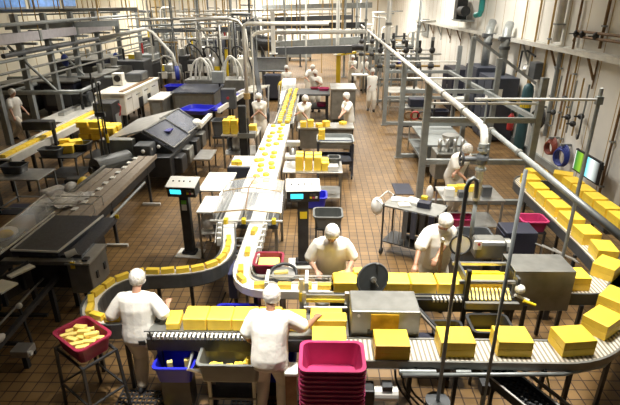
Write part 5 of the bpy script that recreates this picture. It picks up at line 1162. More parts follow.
# centre right table line (behind middle cart)
t = T('crosswise_table', 'long steel crosswise work table behind the dark grey cart', 'table', (.2, 13.5, 0)); part('table_top', G().box(-.62, 1.0, 13.4, 14.1, .92, .96), STEEL, t); part('apron', G().box(-.55, .95, 13.42, 13.46, .35, .92), STEELD, t)
for x in (-.55, .95):
    for y in (13.5, 14.0): part('leg', G().bar((x, y, 0), (x, y, .92), .06), DARK, t)
for k, (x, y) in enumerate(((-.45, 13.55), (-.25, 13.6), (.0, 13.55), (.2, 13.62), (.7, 13.9))): chunk(x, y, .96, .17, .17, (.16, .2, .1, .16, .08)[k], .2 * k, CHEESE, 'cheese block on the crosswise table, %s from the white belt' % ordn(k), 'cheese on the crosswise table', 'cheese_slab')
t = T('roller_machine', 'chrome roller head between crosswise table and block bench', 'machine', (-.62, 11.0, 0)); part('post', G().cyl((-.62, 10.9, 0), (-.62, 10.9, 1.2), .08), STEEL, t, smooth=True); part('cross_head', G().box(-.78, -.44, 10.8, 11.0, 1.16, 1.28), STEEL, t, bev=.03); part('foot', G().box(-.8, -.44, 10.75, 11.05, .86, .95), WHITE, t, bev=.02)
t = table('block_bench', 'steel bench lined with upright cheese blocks behind right terminal', -.78, .52, 9.75, 10.55, .9, topm=STEEL, legm=STEELD, shelf=.3)
random.seed(8); k = 0
for x in (-.42, -.22, -.02, .14):
    for j, y in enumerate((9.95, 10.2)):
        chunk(x, y, .90, .16, .19, (.32, .30, .30, .18)[int(k / 2)], random.uniform(-.08, .08), CHEESE, 'upright cheese block on the bench, %s column, %s row' % (ordn(k // 2), ('front', 'rear')[j]), 'upright cheese blocks on the bench', 'cheese_slab'); k += 1
solo('white_carton', G().box(.2, .42, 9.8, 10.0, .9, 1.02), WHITE, 'white carton at right end of the cheese bench', 'carton', bev=.01)
tub('dark tub on right end of the cheese bench', .34, 10.32, .9, .26, .26, .18, GREYP)
t = T('roll_cart', 'dark blue grey two tier roll cart in the aisle', 'cart', (.4, 12.1, 0))
for z in (.42, .92): part('tray', G().tub(.42, 12.15, z, .92, .8, .10, .97), PAINTG if z > .5 else NAVY, t)
for x in (-.02, .86):
    for y in (11.82, 12.48):
        l = part('post', G().bar((x, y, .1), (x, y, .95), .06), NAVY, t); part('caster', G().cyl((x - .02, y, .06), (x + .02, y, .06), .06), BLACK, l)
part('handle', G().tube([(.0, 11.74, 1.02), (.0, 11.66, 1.08), (.84, 11.66, 1.08), (.84, 11.74, 1.02)], .02, 6), NAVY, t)
chunk(.06, 11.95, 1.02, .17, .17, .14, .1, CHEESE, 'lower cheese block on the left end of the roll cart', 'cheese on the roll cart', 'cheese_slab'); chunk(.07, 11.95, 1.16, .16, .16, .14, .0, CHEESE, 'upper cheese block on the left end of the roll cart', 'cheese on the roll cart', 'cheese_slab')
# far tables
t = T('steel_bin', 'big square stainless bin in front of the far workers', 'bin', (.95, 18.7, 0)); part('body', G().box(.45, 1.35, 18.0, 19.3, .15, 1.25), STEELD, t, bev=.02); part('top', G().box(.42, 1.38, 17.97, 19.33, 1.25, 1.3), STEEL, t); part('feet', G().box(.55, 1.25, 18.1, 19.2, 0, .15), DARK, t)
t = T('black_bench', 'black work bench with red trays before the far middle worker', 'table', (-.05, 19.2, 0)); part('table_top', G().box(-.95, .4, 18.3, 19.6, .98, 1.04), CHARC, t)
for x in (-.85, .3):
    for y in (18.4, 19.5): part('leg', G().bar((x, y, 0), (x, y, .98), .1), BLACK, t)
part('shelf', G().box(-.9, .35, 18.4, 19.5, .45, .5), BLACK, t); part('panel', G().box(-.9, -.5, 18.35, 18.4, .2, .98), BLACK, t)
tub('pink tray on the black bench', .18, 19.2, 1.04, .4, .3, .1, PINK); tub('pink tray on the black bench lower shelf', .1, 18.8, .5, .4, .3, .14, PINK); tub('red tray in the far workers hands area of bench', -.2, 19.45, 1.04, .3, .2, .08, PINKD)
t = T('chute', 'stainless sloping chute left of the black bench', 'chute', (-1.2, 19.5, 0)); part('panel', G().add([(-1.55, 18.6, .6), (-.98, 18.6, .6), (-.98, 20.6, 1.3), (-1.55, 20.6, 1.3), (-1.55, 18.6, .55), (-.98, 18.6, .55), (-.98, 20.6, 1.25), (-1.55, 20.6, 1.25)], [(0, 1, 2, 3), (7, 6, 5, 4), (0, 4, 5, 1), (1, 5, 6, 2), (2, 6, 7, 3), (3, 7, 4, 0)]), STEELD, t); part('front', G().box(-1.5, -1.02, 18.55, 18.6, .1, .6), STEELD, t); part('foot', G().box(-1.5, -1.02, 18.6, 20.4, 0, .12), DARK, t)
t = T('hand_truck', 'chrome wheeled hand truck by the far conveyor end', 'hand truck', (-1.75, 18.3, 0))
for x in (-1.95, -1.55): part('wheel', G().ring((x, 18.2, .28), (1, 0, 0), .24, .04).cyl((x - .03, 18.2, .28), (x + .03, 18.2, .28), .08), CHARC, t); part('rail', G().cyl((x, 18.2, .28), (x, 18.7, 1.3), .03), STEEL, t)
t = T('dark_bin', 'dark navy wheeled bin in far aisle under grey screen', 'bin', (-2.15, 22.6, 0)); part('body', G().tub(-2.15, 22.6, .15, .75, .7, 1.0, .85), NAVY, t); part('lid', G().box(-2.5, -1.8, 22.3, 22.9, 1.12, 1.18), NAVY2, t, bev=.02); part('wheels', G().cyl((-2.4, 22.6, .1), (-1.9, 22.6, .1), .1), BLACK, t)
a, b = ay(257, 58, 23.5), ay(286, 71, 23.5)
t = T('hanging_screen', 'grey transparent screen panel hanging above the navy bin', 'screen', (a.x, 23.5, b.z)); part('panel', G().box(a.x, b.x, 23.48, 23.52, b.z, a.z), mat('grey_screen', (.35, .37, .38), .3, alpha=.75), t); part('frame', G().tube([(a.x, 23.5, b.z), (b.x, 23.5, b.z), (b.x, 23.5, a.z), (a.x, 23.5, a.z), (a.x, 23.5, b.z)], .05, 6), CHARC, t)
for x in (a.x, b.x): part('hanger', G().cyl((x, 23.5, a.z), (x, 23.5, 7.19), .03), GALV, t)

# ================================================================== left background: racks, vats, ducts
t = T('pipe_rack', 'grey steel pipe rack with tall uprights along left wall', 'rack', (-10, 19, 0))
for y in (14.9, 16.6, 18.4, 20.4, 22.6, 25.0, 28.0): part('upright', G().box(-10.09, -9.91, y - .09, y + .09, 0, 3.9), PAINTG, t); part('arm', G().box(-10.6, -9.4, y - .05, y + .05, 2.94, 3.02), PAINTG, t)
for z, m, r in ((2.55, GALV, .05), (2.2, STEELD, .04), (1.85, STEELD, .04), (3.6, PAINTG, .06)): part('long_pipe', G().cyl((-9.8, 14.0, z), (-9.8, 28.5, z), r, n=8), m, t)
part('bundle_pipe', G().cyl((-9.75, 15.2, 2.72), (-9.75, 27, 2.78), .075, n=10), CHARC, t)
t = T('air_duct', 'pale lilac grey square duct lying along the left pipe rack', 'duct', (-10, 18, 3.02))
for a, b in ((14.2, 17.6), (17.72, 20.4), (20.52, 24.0)): part('duct_section', G().box(-10.17, -9.83, a, b, 3.03, 3.33), mat('lilac_duct', (.45, .43, .46), .45) if a < 15 else MATS['lilac_duct'], t, bev=.01)
for y in (17.66, 20.46): part('duct_flange', G().box(-10.2, -9.8, y - .07, y + .07, 3.0, 3.36), GALV, t)
t = T('pipe_trestle', 'horizontal pipe frame with sloping braces at far left', 'pipe trestle', (-9.5, 17, 0))
P_ = [ay(-6, 93, 16.0), ay(80, 92, 16.0), ay(99, 83, 18.6), ay(112, 77, 20.0), ay(8, 78, 20.0)]
part('pipe', G().tube([P_[0], P_[1]], .075, 10), GALV, t, smooth=True); part('pipe', G().tube([P_[1], P_[2]], .07, 10), GALV, t, smooth=True); part('pipe', G().tube([P_[4], P_[3]], .06, 10), GALV, t, smooth=True); part('pipe', G().tube([ay(14, 91, 16), ay(36, 84, 18)], .06, 8), GALV, t)
part('brace', G().tube([ay(57, 91, 16.0), ay(8, 46, 16.6)], .045, 8), GALV, t); part('brace', G().tube([ay(86, 77, 20.0), ay(46, 38, 20.3)], .045, 8), GALV, t); part('short_post', G().tube([ay(88, 78, 20), ay(89, 86, 20)], .05, 8), GALV, t)
for p in (P_[1], P_[3], V((P_[4].x, 20, P_[4].z)), V((-10.6, 16, P_[0].z))): part('support', G().cyl((p.x, p.y, 0), (p.x, p.y, p.z), .05, n=8), DARK, t)
for i, (x0, x1, y0, y1, h, lb) in enumerate(((-12.6, -11.2, 18.6, 20.8, 1.3, 'leftmost dark vat behind the walking worker'), (-11.0, -9.6, 18.9, 21.2, 1.35, 'middle dark vat behind the pipe frame'), (-9.4, -8.8, 19.0, 21.6, 1.5, 'right dark vat beside the infeed table'), (-12.5, -10.4, 23.0, 26, 1.7, 'tall dark tank behind the vats at far left'), (-9.9, -8.3, 23.5, 26, 1.5, 'dark tank behind the right vat'))):
    t = T('process_vat', lb, 'vat', ((x0 + x1) / 2, (y0 + y1) / 2, 0), 'dark vats at far left'); part('body', G().box(x0, x1, y0, y1, .2, h), NAVY2 if i % 2 else DARK, t, bev=.12); part('rim', G().box(x0 - .03, x1 + .03, y0 - .03, y1 + .03, h - .02, h + .05), STEELD, t, bev=.02)
    part('panel', G().box(x0 + .2, x1 - .2, y0 - .02, y0, .45, h - .25), CHARC, t)
    for x in (x0 + .15, x1 - .15):
        for y in (y0 + .15, y1 - .15): part('leg', G().bar((x, y, 0), (x, y, .22), .12), DARK, t)
    part('valve', G().cyl(((x0 + x1) / 2, (y0 + y1) / 2, h + .05), ((x0 + x1) / 2, (y0 + y1) / 2, h + .4), .1), STEEL, t)
for i, (px, py, Y, m, lb, w_, h_) in enumerate(((66, 60, 20.25, BLUEP, 'dark blue apron hanging on left rack brace', .34, .5), (117, 60, 25.05, BLUEP, 'dark blue apron hanging in the middle of left background', .36, .75), (124, 62, 25.1, PINKD, 'dull red apron hanging right of the blue one', .30, .65))):
    p = ay(px, py, Y)
    t = T('hanging_apron', lb, 'apron', (p.x, Y, p.z - h_ / 2)); part('cloth', G().ball((p.x, Y - .08, p.z), w_ / 2, .09, h_ / 2), m, t, smooth=True); part('hook', G().cyl((p.x, Y - .05, p.z + h_ / 2 - .05), (p.x, Y + .05, p.z + h_ / 2 + .12), .015), GALV, t)

# overhead pipes and beams across the back
def run(nm, label, segs, m, cat='pipe', n=8, group=None):
    b = segs[0][0][0]; t = T(nm, label, cat, b, group)
    for pts, r in segs:
        part('pipe', G().tube(pts, r, n), m, t, smooth=True)
        c = max(pts, key=lambda p: p[2]); part('hanger_rod', G().cyl(c, (c[0], c[1], 7.19), .02, n=6), GALV, t)
    return t
def hung(nm, label, x0, y0, x1, y1, Y, r, m, Y1=None, group=None, hang=3, sq=False, cat='pipe', hm=None):
    p, q = ay(x0, y0, Y), ay(x1, y1, Y1 or Y); t = T(nm, label, cat, p, group)
    part('pipe' if not sq else 'beam', G().bar(p, q, r * 2) if sq else G().tube([p, q], r, 10), m, t, smooth=not sq)
    for k in range(hang):
        c = p.lerp(q, (k + .5) / hang); part('hanger_rod', G().cyl(c, (c.x, c.y, 7.19), .022, n=6), hm or COPPER, t)
    return t
HU = [('overhead_pipe', 'green grey pipe along the top of left background', -8, 11.5, 137, 9, 22, .075, PAINTG, None, 5), ('overhead_pipe', 'thin pipe under the green grey top pipe at left', -8, 16, 120, 12, 22.6, .035, GALV, None, 3),
      ('overhead_beam', 'dark grey beam under the top pipes at far left', 6, 27, 118, 23, 20.5, .11, PAINTG, None, 3), ('overhead_pipe', 'slim pale pipe between beam and lilac duct', 20, 22, 150, 18, 24, .035, PIPEW, None, 3),
      ('overhead_pipe', 'slim pipe running below the lilac duct', 10, 52, 150, 29, 18, .045, GALV, 27, 3), ('overhead_pipe', 'pale thick pipe rising to right behind the aprons', 100, 40, 152, 27, 23, .10, PIPEW, 27, 2),
      ('overhead_pipe', 'slim gold pipe crossing behind left rack', 10, 62, 140, 55, 26, .035, COPPER, None, 2), ('overhead_pipe', 'slim grey pipe crossing behind left rack lower down', 60, 68, 150, 44, 22, .035, GALV, 29, 2),
      ('overhead_pipe', 'long grey pipe over the middle background machines', 140, 20, 236, 17, 24, .06, PIPEW, None, 4), ('overhead_pipe', 'second grey pipe over middle machines', 142, 26, 240, 22, 25, .05, GALV, None, 3),
      ('overhead_beam', 'dark beam over the white hose arch', 150, 31, 260, 28, 26, .10, CHARC, None, 3), ('overhead_pipe', 'slim pipe at mid height over hose arch', 150, 40, 232, 37, 27, .05, PIPEW, None, 3),
      ('overhead_pipe', 'top pipe crossing over the hall centre', 130, 12, 345, 9, 30, .06, PIPEW, None, 5), ('overhead_beam', 'dark long beam across the centre near the top', 262, 20, 352, 17, 30, .13, CHARC, None, 2),
      ('overhead_pipe', 'gold edged pipe under the top centre beam', 262, 15, 352, 13, 31, .06, CREAM, None, 3), ('overhead_beam', 'bright beam high across the hall centre top', 262, 8, 372, 5, 33, .16, GALV, None, 2),
      ('overhead_pipe', 'white pipe crossing centre at mid height', 274, 32.5, 366, 31.5, 21, .085, PIPEW, None, 2), ('overhead_conveyor', 'dark flat conveyor bridging centre above far workers', 272, 51, 352, 49, 24.5, .17, CHARC, None, 2),
      ('overhead_conveyor', 'grey belt bridge behind the dark one above far workers', 280, 45, 362, 40, 29, .2, GALV, None, 2), ('overhead_conveyor', 'long dark conveyor high at centre behind white pipe', 262, 26, 366, 25, 34, .18, DARK, None, 2)]
for nm, lb, x0, y0, x1, y1, Y, r, m, Y1, hg in HU: hung(nm, lb, x0, y0, x1, y1, Y, r, m, Y1, hang=hg, sq=('beam' in nm or 'conveyor' in nm), cat=nm.split('_')[1])
def post(label, px, y0, y1, Y, r, m, nm='background_post', cat='post', sq=False):
    p = ay(px, y0, Y); q = ay(px, y1, Y); z0 = max(0, q.z); x = (p.x + q.x) / 2
    if z0 < 1.0: z0 = 0
    t = T(nm, label, cat, (x, Y, z0)); part('shaft', G().bar((x, Y, z0), (x, Y, p.z), 2 * r) if sq else G().cyl((x, Y, z0), (x, Y, p.z), r, n=10), m, t)
    part('base_plate', G().box(x - r * 2, x + r * 2, Y - r * 2, Y + r * 2, z0, z0 + .03), m, t); return t
WD = ['pale', 'gold', 'grey', 'dark']; MM = [PIPEW, COPPER, GALV, CHARC]
random.seed(31)
for k, (px, y1, Y) in enumerate(((150, 60, 25), (158, 55, 27), (166, 52, 30), (173, 62, 24), (182, 55, 29), (190, 50, 31), (199, 58, 25.5), (209, 45, 33), (217, 58, 27), (226, 50, 30), (232, 60, 25), (250, 48, 28), (258, 40, 34), (268, 58, 26), (284, 40, 36), (300, 40, 35), (306, 55, 25), (322, 45, 32), (345, 45, 30), (352, 46, 34), (360, 44, 36))):
    post('%s upright pipe in back middle clutter, %s from the left rack' % (WD[k % 4], ordn(k)), px, -25, y1 + 25, Y, (.05, .03, .07, .06)[k % 4], MM[k % 4], 'background_pipe', 'pipe')
post('white hanging pipe with yellow tip at the hall centre', 338, -20, 55, 25, .09, PIPEW, 'hanging_pipe', 'pipe'); p = ay(338.5, 59, 25); t = T('yellow_bumper', 'yellow bumper frame under the white hanging pipe', 'bumper', (p.x, 25, 0))
part('post', G().bar((p.x, 25, 0), (p.x, 25, p.z + .25), .22), YELLOW, t); part('top_bar', G().bar((p.x, 25, p.z + .2), (p.x + .9, 25.3, p.z + .3), .1), YELLOW, t)
post('tall white flat post left of the centre pipe', 273, 11, 54, 19.5, .075, WHITE, 'white_post', 'post', True)
p = [ay(180, 21, 23), ay(228, 18.5, 23), ay(238, 21, 23), ay(245, 30, 23), ay(247, 45, 23), ay(247, 62, 23)]
run('bent_pipe', 'white bent pipe curving down above the hose arch', [(p, .062)], PIPEW)
p = [ay(100, 38, 21), ay(146, 29, 21), ay(152, 32, 21), ay(172, 54, 21), ay(176, 64, 21), ay(178, 82, 21)]
run('bent_pipe', 'pale bent pipe swooping down at left of the hose arch', [(p, .062)], PIPEW); q = [ay(176.5, 66, 20.9), ay(178, 80, 20.9)]; run('blue_sleeve', 'blue sleeve on the swooping bent pipe', [(q, .10)], BLUEP, 'sleeve')
p = [ay(196, 20, 24), ay(206, 36, 24), ay(211, 47, 24), ay(212, 60, 24)]; run('bent_pipe', 'thin bent grey pipe left of white hose arch', [(p, .05)], GALV)
p = [ay(186, 36, 24), ay(192, 50, 24), ay(204, 56, 24)]; run('bent_pipe', 'lower thin bent grey pipe near hose arch', [(p, .05)], GALV)
p = [ay(344, 51, 25), ay(350, 48, 25), ay(358, 47, 25), ay(368, 48, 25)]; run('black_duct', 'black flexible duct sagging beside white hanging pipe', [(p, .16)], BLACK, 'duct')
for i, (px, py, Y, w_, d_, h_, m, lb) in enumerate(((112, 78, 26, 1.2, 1.2, 1.5, STEELD, 'steel machine behind white sealer, leftmost of the back row'), (135, 74, 26, 1.4, 1.2, 1.7, CHARC, 'dark machine in the back row behind the white sealer'), (150, 68, 28, .9, 1, 1.8, PAINTG, 'grey upright machine in the back row'), (178, 66, 27, 1.5, 1.2, 1.5, DARK, 'dark machine behind the bent pipes'), (200, 58, 29, 1.3, 1.2, 1.9, STEELD, 'steel machine behind the hose arch'), (216, 55, 31, 1.0, 1, 2.2, NAVY, 'navy machine behind the hose arch'), (232, 52, 30, 1.3, 1.2, 2.3, DARK, 'tall dark machine right behind hose arch'), (252, 50, 33, 1.4, 1.2, 2.2, CHARC, 'dark machine left of the centre aisle far end'), (276, 52, 36, 1.6, 1.5, 1.8, STEELD, 'steel machine at far end left of aisle'), (300, 48, 38, 1.8, 1.5, 1.5, GALV, 'grey machine at far centre'), (356, 62, 30, .8, .9, 1.4, CREAM, 'cream machine beside far right worker'), (364, 52, 33, 1, 1, 1.8, STEELD, 'steel machine at far end right of aisle'), (160, 52, 34, 2, 1.5, 2.2, CHARC, 'long dark machine deep in left background'), (90, 66, 30, 2, 1.2, 1.8, STEELD, 'steel machine against left wall behind vats'))):
    p = at(px, py, h_ * .6); s_ = max(.3, 1)
    t = T('back_machine', lb, 'machine', (p.x, p.y, 0)); part('body', G().box(p.x - w_ / 2, p.x + w_ / 2, p.y - d_ / 2, p.y + d_ / 2, .25, h_), m, t, bev=.04)
    for sx in (-1, 1):
        for sy in (-1, 1): x, y = p.x + sx * (w_ / 2 - .1), p.y + sy * (d_ / 2 - .1); part('leg', G().bar((x, y, 0), (x, y, .26), .1), DARK, t)
    part('door', G().box(p.x - w_ * .35, p.x + w_ * .1, p.y - d_ / 2 - .02, p.y - d_ / 2, .5, h_ - .2), (GALV, STEEL, CHARC, CREAM)[i % 4], t); part('top_unit', G().cyl((p.x + w_ * .2, p.y, h_), (p.x + w_ * .2, p.y, h_ + .35), .18), STEEL, t); part('stack_light', G().cyl((p.x - w_ * .3, p.y, h_), (p.x - w_ * .3, p.y, h_ + .5), .05), (YELLOW, DARK, RED, GALV)[i % 4], t)
t = T('yellow_rail', 'short yellow guard post in left background machinery', 'guard', (-3.9, 25.5, 0)); p = ay(226, 52, 25.5); part('post', G().bar((p.x, 25.5, 0), (p.x, 25.5, p.z + .15), .13), YELLOW, t); part('cap', G().box(p.x - .1, p.x + .1, 25.4, 25.6, p.z + .15, p.z + .2), DARK, t)
p = ay(128, 60, 24); t = T('yellow_guard', 'yellow guard panel beside the hanging aprons', 'guard', (p.x, 24, 0)); part('panel', G().box(p.x + .05, p.x + .5, 23.95, 24, p.z - .2, p.z + .25), YELLOW, t); part('post', G().bar((p.x + .3, 24.03, 0), (p.x + .3, 24.03, p.z + .2), .06), DARK, t)
p = ay(205, 24, 32); t = T('round_fan', 'dark round duct mouth in the centre left background', 'fan', (p.x, 32, 2)); c = ay(238, 30, 28); part('drum', G().cyl(c, c + V((.5, -.3, .05)), .45, n=18), DARK, t); part('hood', G().cyl(c + V((.5, -.3, .1)), c + V((1.2, -.2, .5)), .3, n=14), CHARC, t); part('hanger', G().cyl(c, (c.x, c.y, 7.19), .03), GALV, t)
c = ay(262, 42, 27); t = T('round_fan', 'second dark drum under the first in centre left background', 'fan', (c.x, 27, c.z)); part('drum', G().cyl(c + V((-.5, 0, 0)), c + V((.6, .1, -.1)), .4, n=18), DARK, t); part('stand', G().bar((c.x, 27, 0), (c.x, 27, c.z), .12), CHARC, t)

# deep clutter: pipe stands and small process units in the back of the hall
random.seed(77)
KIND = ['grey tank', 'dark pump unit', 'steel column filler', 'pale valve skid', 'dark framed conveyor head']
k = 0
for row, (Y, xs) in enumerate(((24.2, (-7.3, -6.1, -4.9, -3.9)), (27.5, (-8.4, -6.9, -5.6, -4.2, -3.2)), (31.5, (-9.6, -8.0, -6.4, -4.9, -3.4)), (36.0, (-11, -9, -7, -5, -3.2, 3.9)), (29.5, (3.6, 4.9)), (24.6, (4.2,)))):
    for q, x in enumerate(xs):
        x += random.uniform(-.25, .25); y = Y + random.uniform(-.4, .4); h = random.uniform(1.2, 2.0)
        t = T('process_unit', '%s with pipework %s, %s from left' % (KIND[k % 5], ('in front of hose arch level', 'behind the hose arch', 'two rows behind the hose arch', 'against the far wall', 'behind far ladder frames', 'between the far ladder frames')[row], ordn(q)), 'machine', (x, y, 0), 'back row process units')
        m = (STEELD, DARK, STEEL, CREAM, CHARC)[k % 5]
        if k % 5 in (0, 2): part('vessel', G().lathe((x, y, .4), [(.2, 0), (.42, .12), (.42, h - .4), (.2, h - .25)], 16), m, t, smooth=True)
        else: part('housing', G().box(x - .5, x + .45, y - .35, y + .35, .35, h - random.uniform(0, .5)), m, t, bev=.03)
        for sx in (-.35, .35):
            for sy in (-.25, .25): part('leg', G().bar((x + sx, y + sy, 0), (x + sx, y + sy, .5), .07), DARK, t)
        for j in range(4):
            xx = x + random.uniform(-.6, .6); top = random.uniform(2.0, 3.9)
            part('pipe', G().tube([(xx, y - .4, .5), (xx, y - .4, top), (xx + random.choice((-.1, .1)), y - .4, top + .12), (xx + random.choice((-.8, .8)), y - .4, top + .14)], random.choice((.03, .045, .06)), 6), random.choice((PIPEW, GALV, COPPER, CHARC, PIPEW)), t, smooth=True)
        part('hose', G().tube(bez((x - .4, y - .45, h), (x - .6, y - .7, h + .8), (x + .5, y - .7, h + .7), (x + .5, y - .45, .8), 8), .04, 6), random.choice((BLACK, PIPEW, BLUEP, DARK)), t, smooth=True)
        for j in range(2): part('control_box', G().box(x - .45 + .5 * j, x - .2 + .5 * j, y - .52, y - .42, h * .6, h * .6 + .3), random.choice((WHITE, CHARC, BLUE, YELLOW, GALV, DARK)), t)
        part('handrail', G().tube([(x - .6, y - .5, 0), (x - .6, y - .5, 1.1), (x + .6, y - .5, 1.1), (x + .6, y - .5, 0)], .025, 6), STEEL, t)
        k += 1
# ================================================================== people
def ik(a, c, l1, l2, pole):
    a, c = V(a), V(c); d = c - a; L = d.length
    if L > (l1 + l2) * .995: c = a + d.normalized() * (l1 + l2) * .995; d = c - a; L = d.length
    x = (L * L + l1 * l1 - l2 * l2) / (2 * L); h = math.sqrt(max(l1 * l1 - x * x, 0)); u = d / L
    p = V(pole); p = p - u * p.dot(u); p = p.normalized() if p.length > 1e-4 else u.orthogonal().normalized()
    return a + u * x + p * h, c
def fuse(name, g, m, parent, voxel, smooth=4):
    me = bpy.data.meshes.new(name); me.from_pydata([p[:] for p in g.v], [], g.f)
    import bmesh
    bm = bmesh.new(); bm.from_mesh(me); bmesh.ops.recalc_face_normals(bm, faces=bm.faces); bm.to_mesh(me); bm.free()
    o = bpy.data.objects.new(name, me); col.objects.link(o)
    r = o.modifiers.new('r', 'REMESH'); r.mode = 'VOXEL'; r.voxel_size = voxel
    s = o.modifiers.new('s', 'SMOOTH'); s.iterations = smooth; s.factor = .5
    dg = bpy.context.evaluated_depsgraph_get(); dg.update()
    n = bpy.data.meshes.new_from_object(o.evaluated_get(dg)); n.name = name
    n.materials.clear(); n.materials.append(m); n.polygons.foreach_set('use_smooth', [True] * len(n.polygons))
    o.modifiers.clear(); o.data = n; o.parent = parent; LOC[o.name] = V((0, 0, 0)); bpy.data.meshes.remove(me)
    return o
def ell(c, up, fw, a, b, n=16, sq=2.4):     # superellipse ring: a = half width, b = half depth
    up = V(up).normalized(); fw = V(fw); fw = (fw - up * fw.dot(up)).normalized(); rt = fw.cross(up); out = []
    for k in range(n):
        t = 2 * PI * k / n; cx, sx = math.cos(t), math.sin(t)
        out.append(V(c) + rt * a * math.copysign(abs(cx) ** (2 / sq), cx) + fw * b * math.copysign(abs(sx) ** (2 / sq), sx))
    return out
def limb(g, pts, rs, n=10):
    pts = [V(p) for p in pts]
    a = pts[0] - (pts[1] - pts[0]).normalized() * rs[0] * .6; b = pts[-1] + (pts[-1] - pts[-2]).normalized() * rs[-1] * .6
    g.tube([a] + pts + [b], [rs[0] * .55] + list(rs) + [rs[-1] * .55], n)
def person(label, loc, rz, hands, feet=((-.12, 0), (.12, .05)), lean=8, twist=0, head=(0, 20), s=1.0, skin=SKIN, top=CLOTH, pants=CLOTH2, far=0, sleeve=.75, belly=0.0, hat=NET, apron=None, curl=.5, hip_shift=(0, 0), bulk=1.14, hip=.93):
    # local frame: +Y is forward, +X the person's right; hands given in world coordinates
    t = T('person', label, 'person', loc, 'workers in white', rz, local=True); t.scale = (s, s, s)
    Ri = Matrix.Rotation(-rz, 3, 'Z')
    hands = [(Ri @ (V(h) - V(loc))) / s for h in hands]
    vox = (.0085, .014, .022)[far]
    la = math.radians(lean); P = V((hip_shift[0], hip_shift[1], hip)); up = V((0, math.sin(la), math.cos(la))); Rt = Matrix.Rotation(math.radians(twist), 3, up)
    rt = Rt @ V((1, 0, 0)); fw = up.cross(rt) * -1; fw = rt.cross(up) * -1 if fw.y < 0 else fw
    f0 = V((0, 1, 0)); W = P + up * .16; C = P + up * .34; S = P + up * .49; N = P + up * .545
    sh = [S + rt * (-.185) - up * .02, S + rt * .185 - up * .02]
    hy, hp = math.radians(head[0]), math.radians(head[1])
    hup = (up * math.cos(hp * .6) + fw * math.sin(hp * .6)).normalized(); HC = N + hup * .075 + V((0, 0, .07)) + fw * (.02 + .05 * math.sin(hp))
    Rh = Matrix.Rotation(hy, 3, 'Z') @ Matrix(((1, 0, 0), (0, math.cos(hp), math.sin(hp)), (0, -math.sin(hp), math.cos(hp))))
    fa = math.atan2(-fw.x, fw.y); Rh = Matrix.Rotation(fa, 3, 'Z') @ Rh
    g = G()
    g.loft([ell(P - up * .10, up, f0, .13, .09), ell(P, up, f0, .155, .105), ell(W, up, fw, .132, .092 + belly * .5), ell(C, up, fw, .155, .105 + belly * .2), ell(S - up * .02, up, fw, .165, .085), ell(S + up * .045, up, fw, .08, .06)])
    limb(g, [N - up * .03, HC - Rh @ V((0, .02, .04))], [.055, .052])
    g.ball(HC, .074, .092, .112, 16, 12, Rh); g.ball(HC + Rh @ V((0, .028, -.05)), .055, .058, .062, 12, 8, Rh)
    if far < 2:
        g.loft([[HC + Rh @ V(q) for q in ((-.010, .086, .028), (.010, .086, .028), (.010, .094, .02), (-.010, .094, .02))], [HC + Rh @ V(q) for q in ((-.017, .085, -.025), (.017, .085, -.025), (.012, .116, -.02), (-.012, .116, -.02))]])
        for sx in (-1, 1): g.ball(HC + Rh @ V((.076 * sx, -.005, -.005)), .012, .022, .032, 8, 6, Rh)
    els = []
    for i, sx in ((0, -1), (1, 1)):
        e, wv = ik(sh[i], hands[i], .285, .25, (sx * .55, -.55, -.75)); els.append((e, wv))
        limb(g, [sh[i], sh[i].lerp(e, .5), e, e.lerp(wv, .45), wv], [.052, .047, .040, .038, .027])
        d = (wv - e).normalized(); dn = V((0, 0, -1)); dn = dn - d * dn.dot(d); dn = dn.normalized() if dn.length > .1 else V((0, 1, 0)); sd = d.cross(dn) * (1 if sx > 0 else -1)
        if (sd.x * sx) > 0: sd = -sd          # thumb towards the middle
        pc = wv + d * .05
        g.loft([ell(wv - d * .01, d, dn, .026, .020, 10), ell(wv + d * .04, d, dn, .040, .016, 10), ell(wv + d * .085, d, dn, .040, .014, 10)])
        if far < 2:
            for k in range(4):
                b0 = wv + d * .078 + sd * (.030 - .020 * k); ln = (.072, .080, .074, .058)[k]; c1 = d * math.cos(curl) + dn * math.sin(curl); c2 = d * math.cos(curl * 2.2) + dn * math.sin(curl * 2.2)
                limb(g, [b0, b0 + c1 * ln * .5, b0 + c1 * ln * .5 + c2 * ln * .5], [.0098, .0092, .0085], 8)
            tb = wv + d * .025 + sd * .026; td = (d * .65 + sd * .6 + dn * .4).normalized()
            limb(g, [tb, tb + td * .035, tb + td * .035 + (td + d * .6).normalized() * .03], [.013, .0115, .0095], 8)
        else:
            limb(g, [wv + d * .08, wv + d * .13 + dn * .03], [.026, .018])
    kn = []
    for i, sx in ((0, -1), (1, 1)):
        hp_ = P + V((.088 * sx, 0, -.04)); ank = V((feet[i][0], feet[i][1], .085)); k_, a_ = ik(hp_, ank, .43, .425, (sx * .12, 1, .1)); kn.append((hp_, k_, a_))
        limb(g, [hp_, hp_.lerp(k_, .5), k_, k_.lerp(a_, .35), a_], [.082, .070, .052, .050, .036]); limb(g, [a_ + V((0, -.03, -.04)), a_ + V((sx * .02, .13, -.05))], [.034, .03])
    fuse('body', g, skin, t, vox)
    # clothes
    g = G()
    g.loft([ell(P - up * .10, up, f0, .178 * bulk, (.130 + belly * .6) * bulk), ell(P - up * .0, up, f0, .182 * bulk, (.134 + belly) * bulk), ell(W, up, fw, .172 * bulk, (.128 + belly) * bulk), ell(C, up, fw, .186 * bulk, (.132 + belly * .4) * bulk), ell(S - up * .03, up, fw, .200 * bulk, .112 * bulk), ell(S + up * .025, up, fw, .165 * bulk, .09 * bulk), ell(S + up * .055, up, fw, .075, .07)])
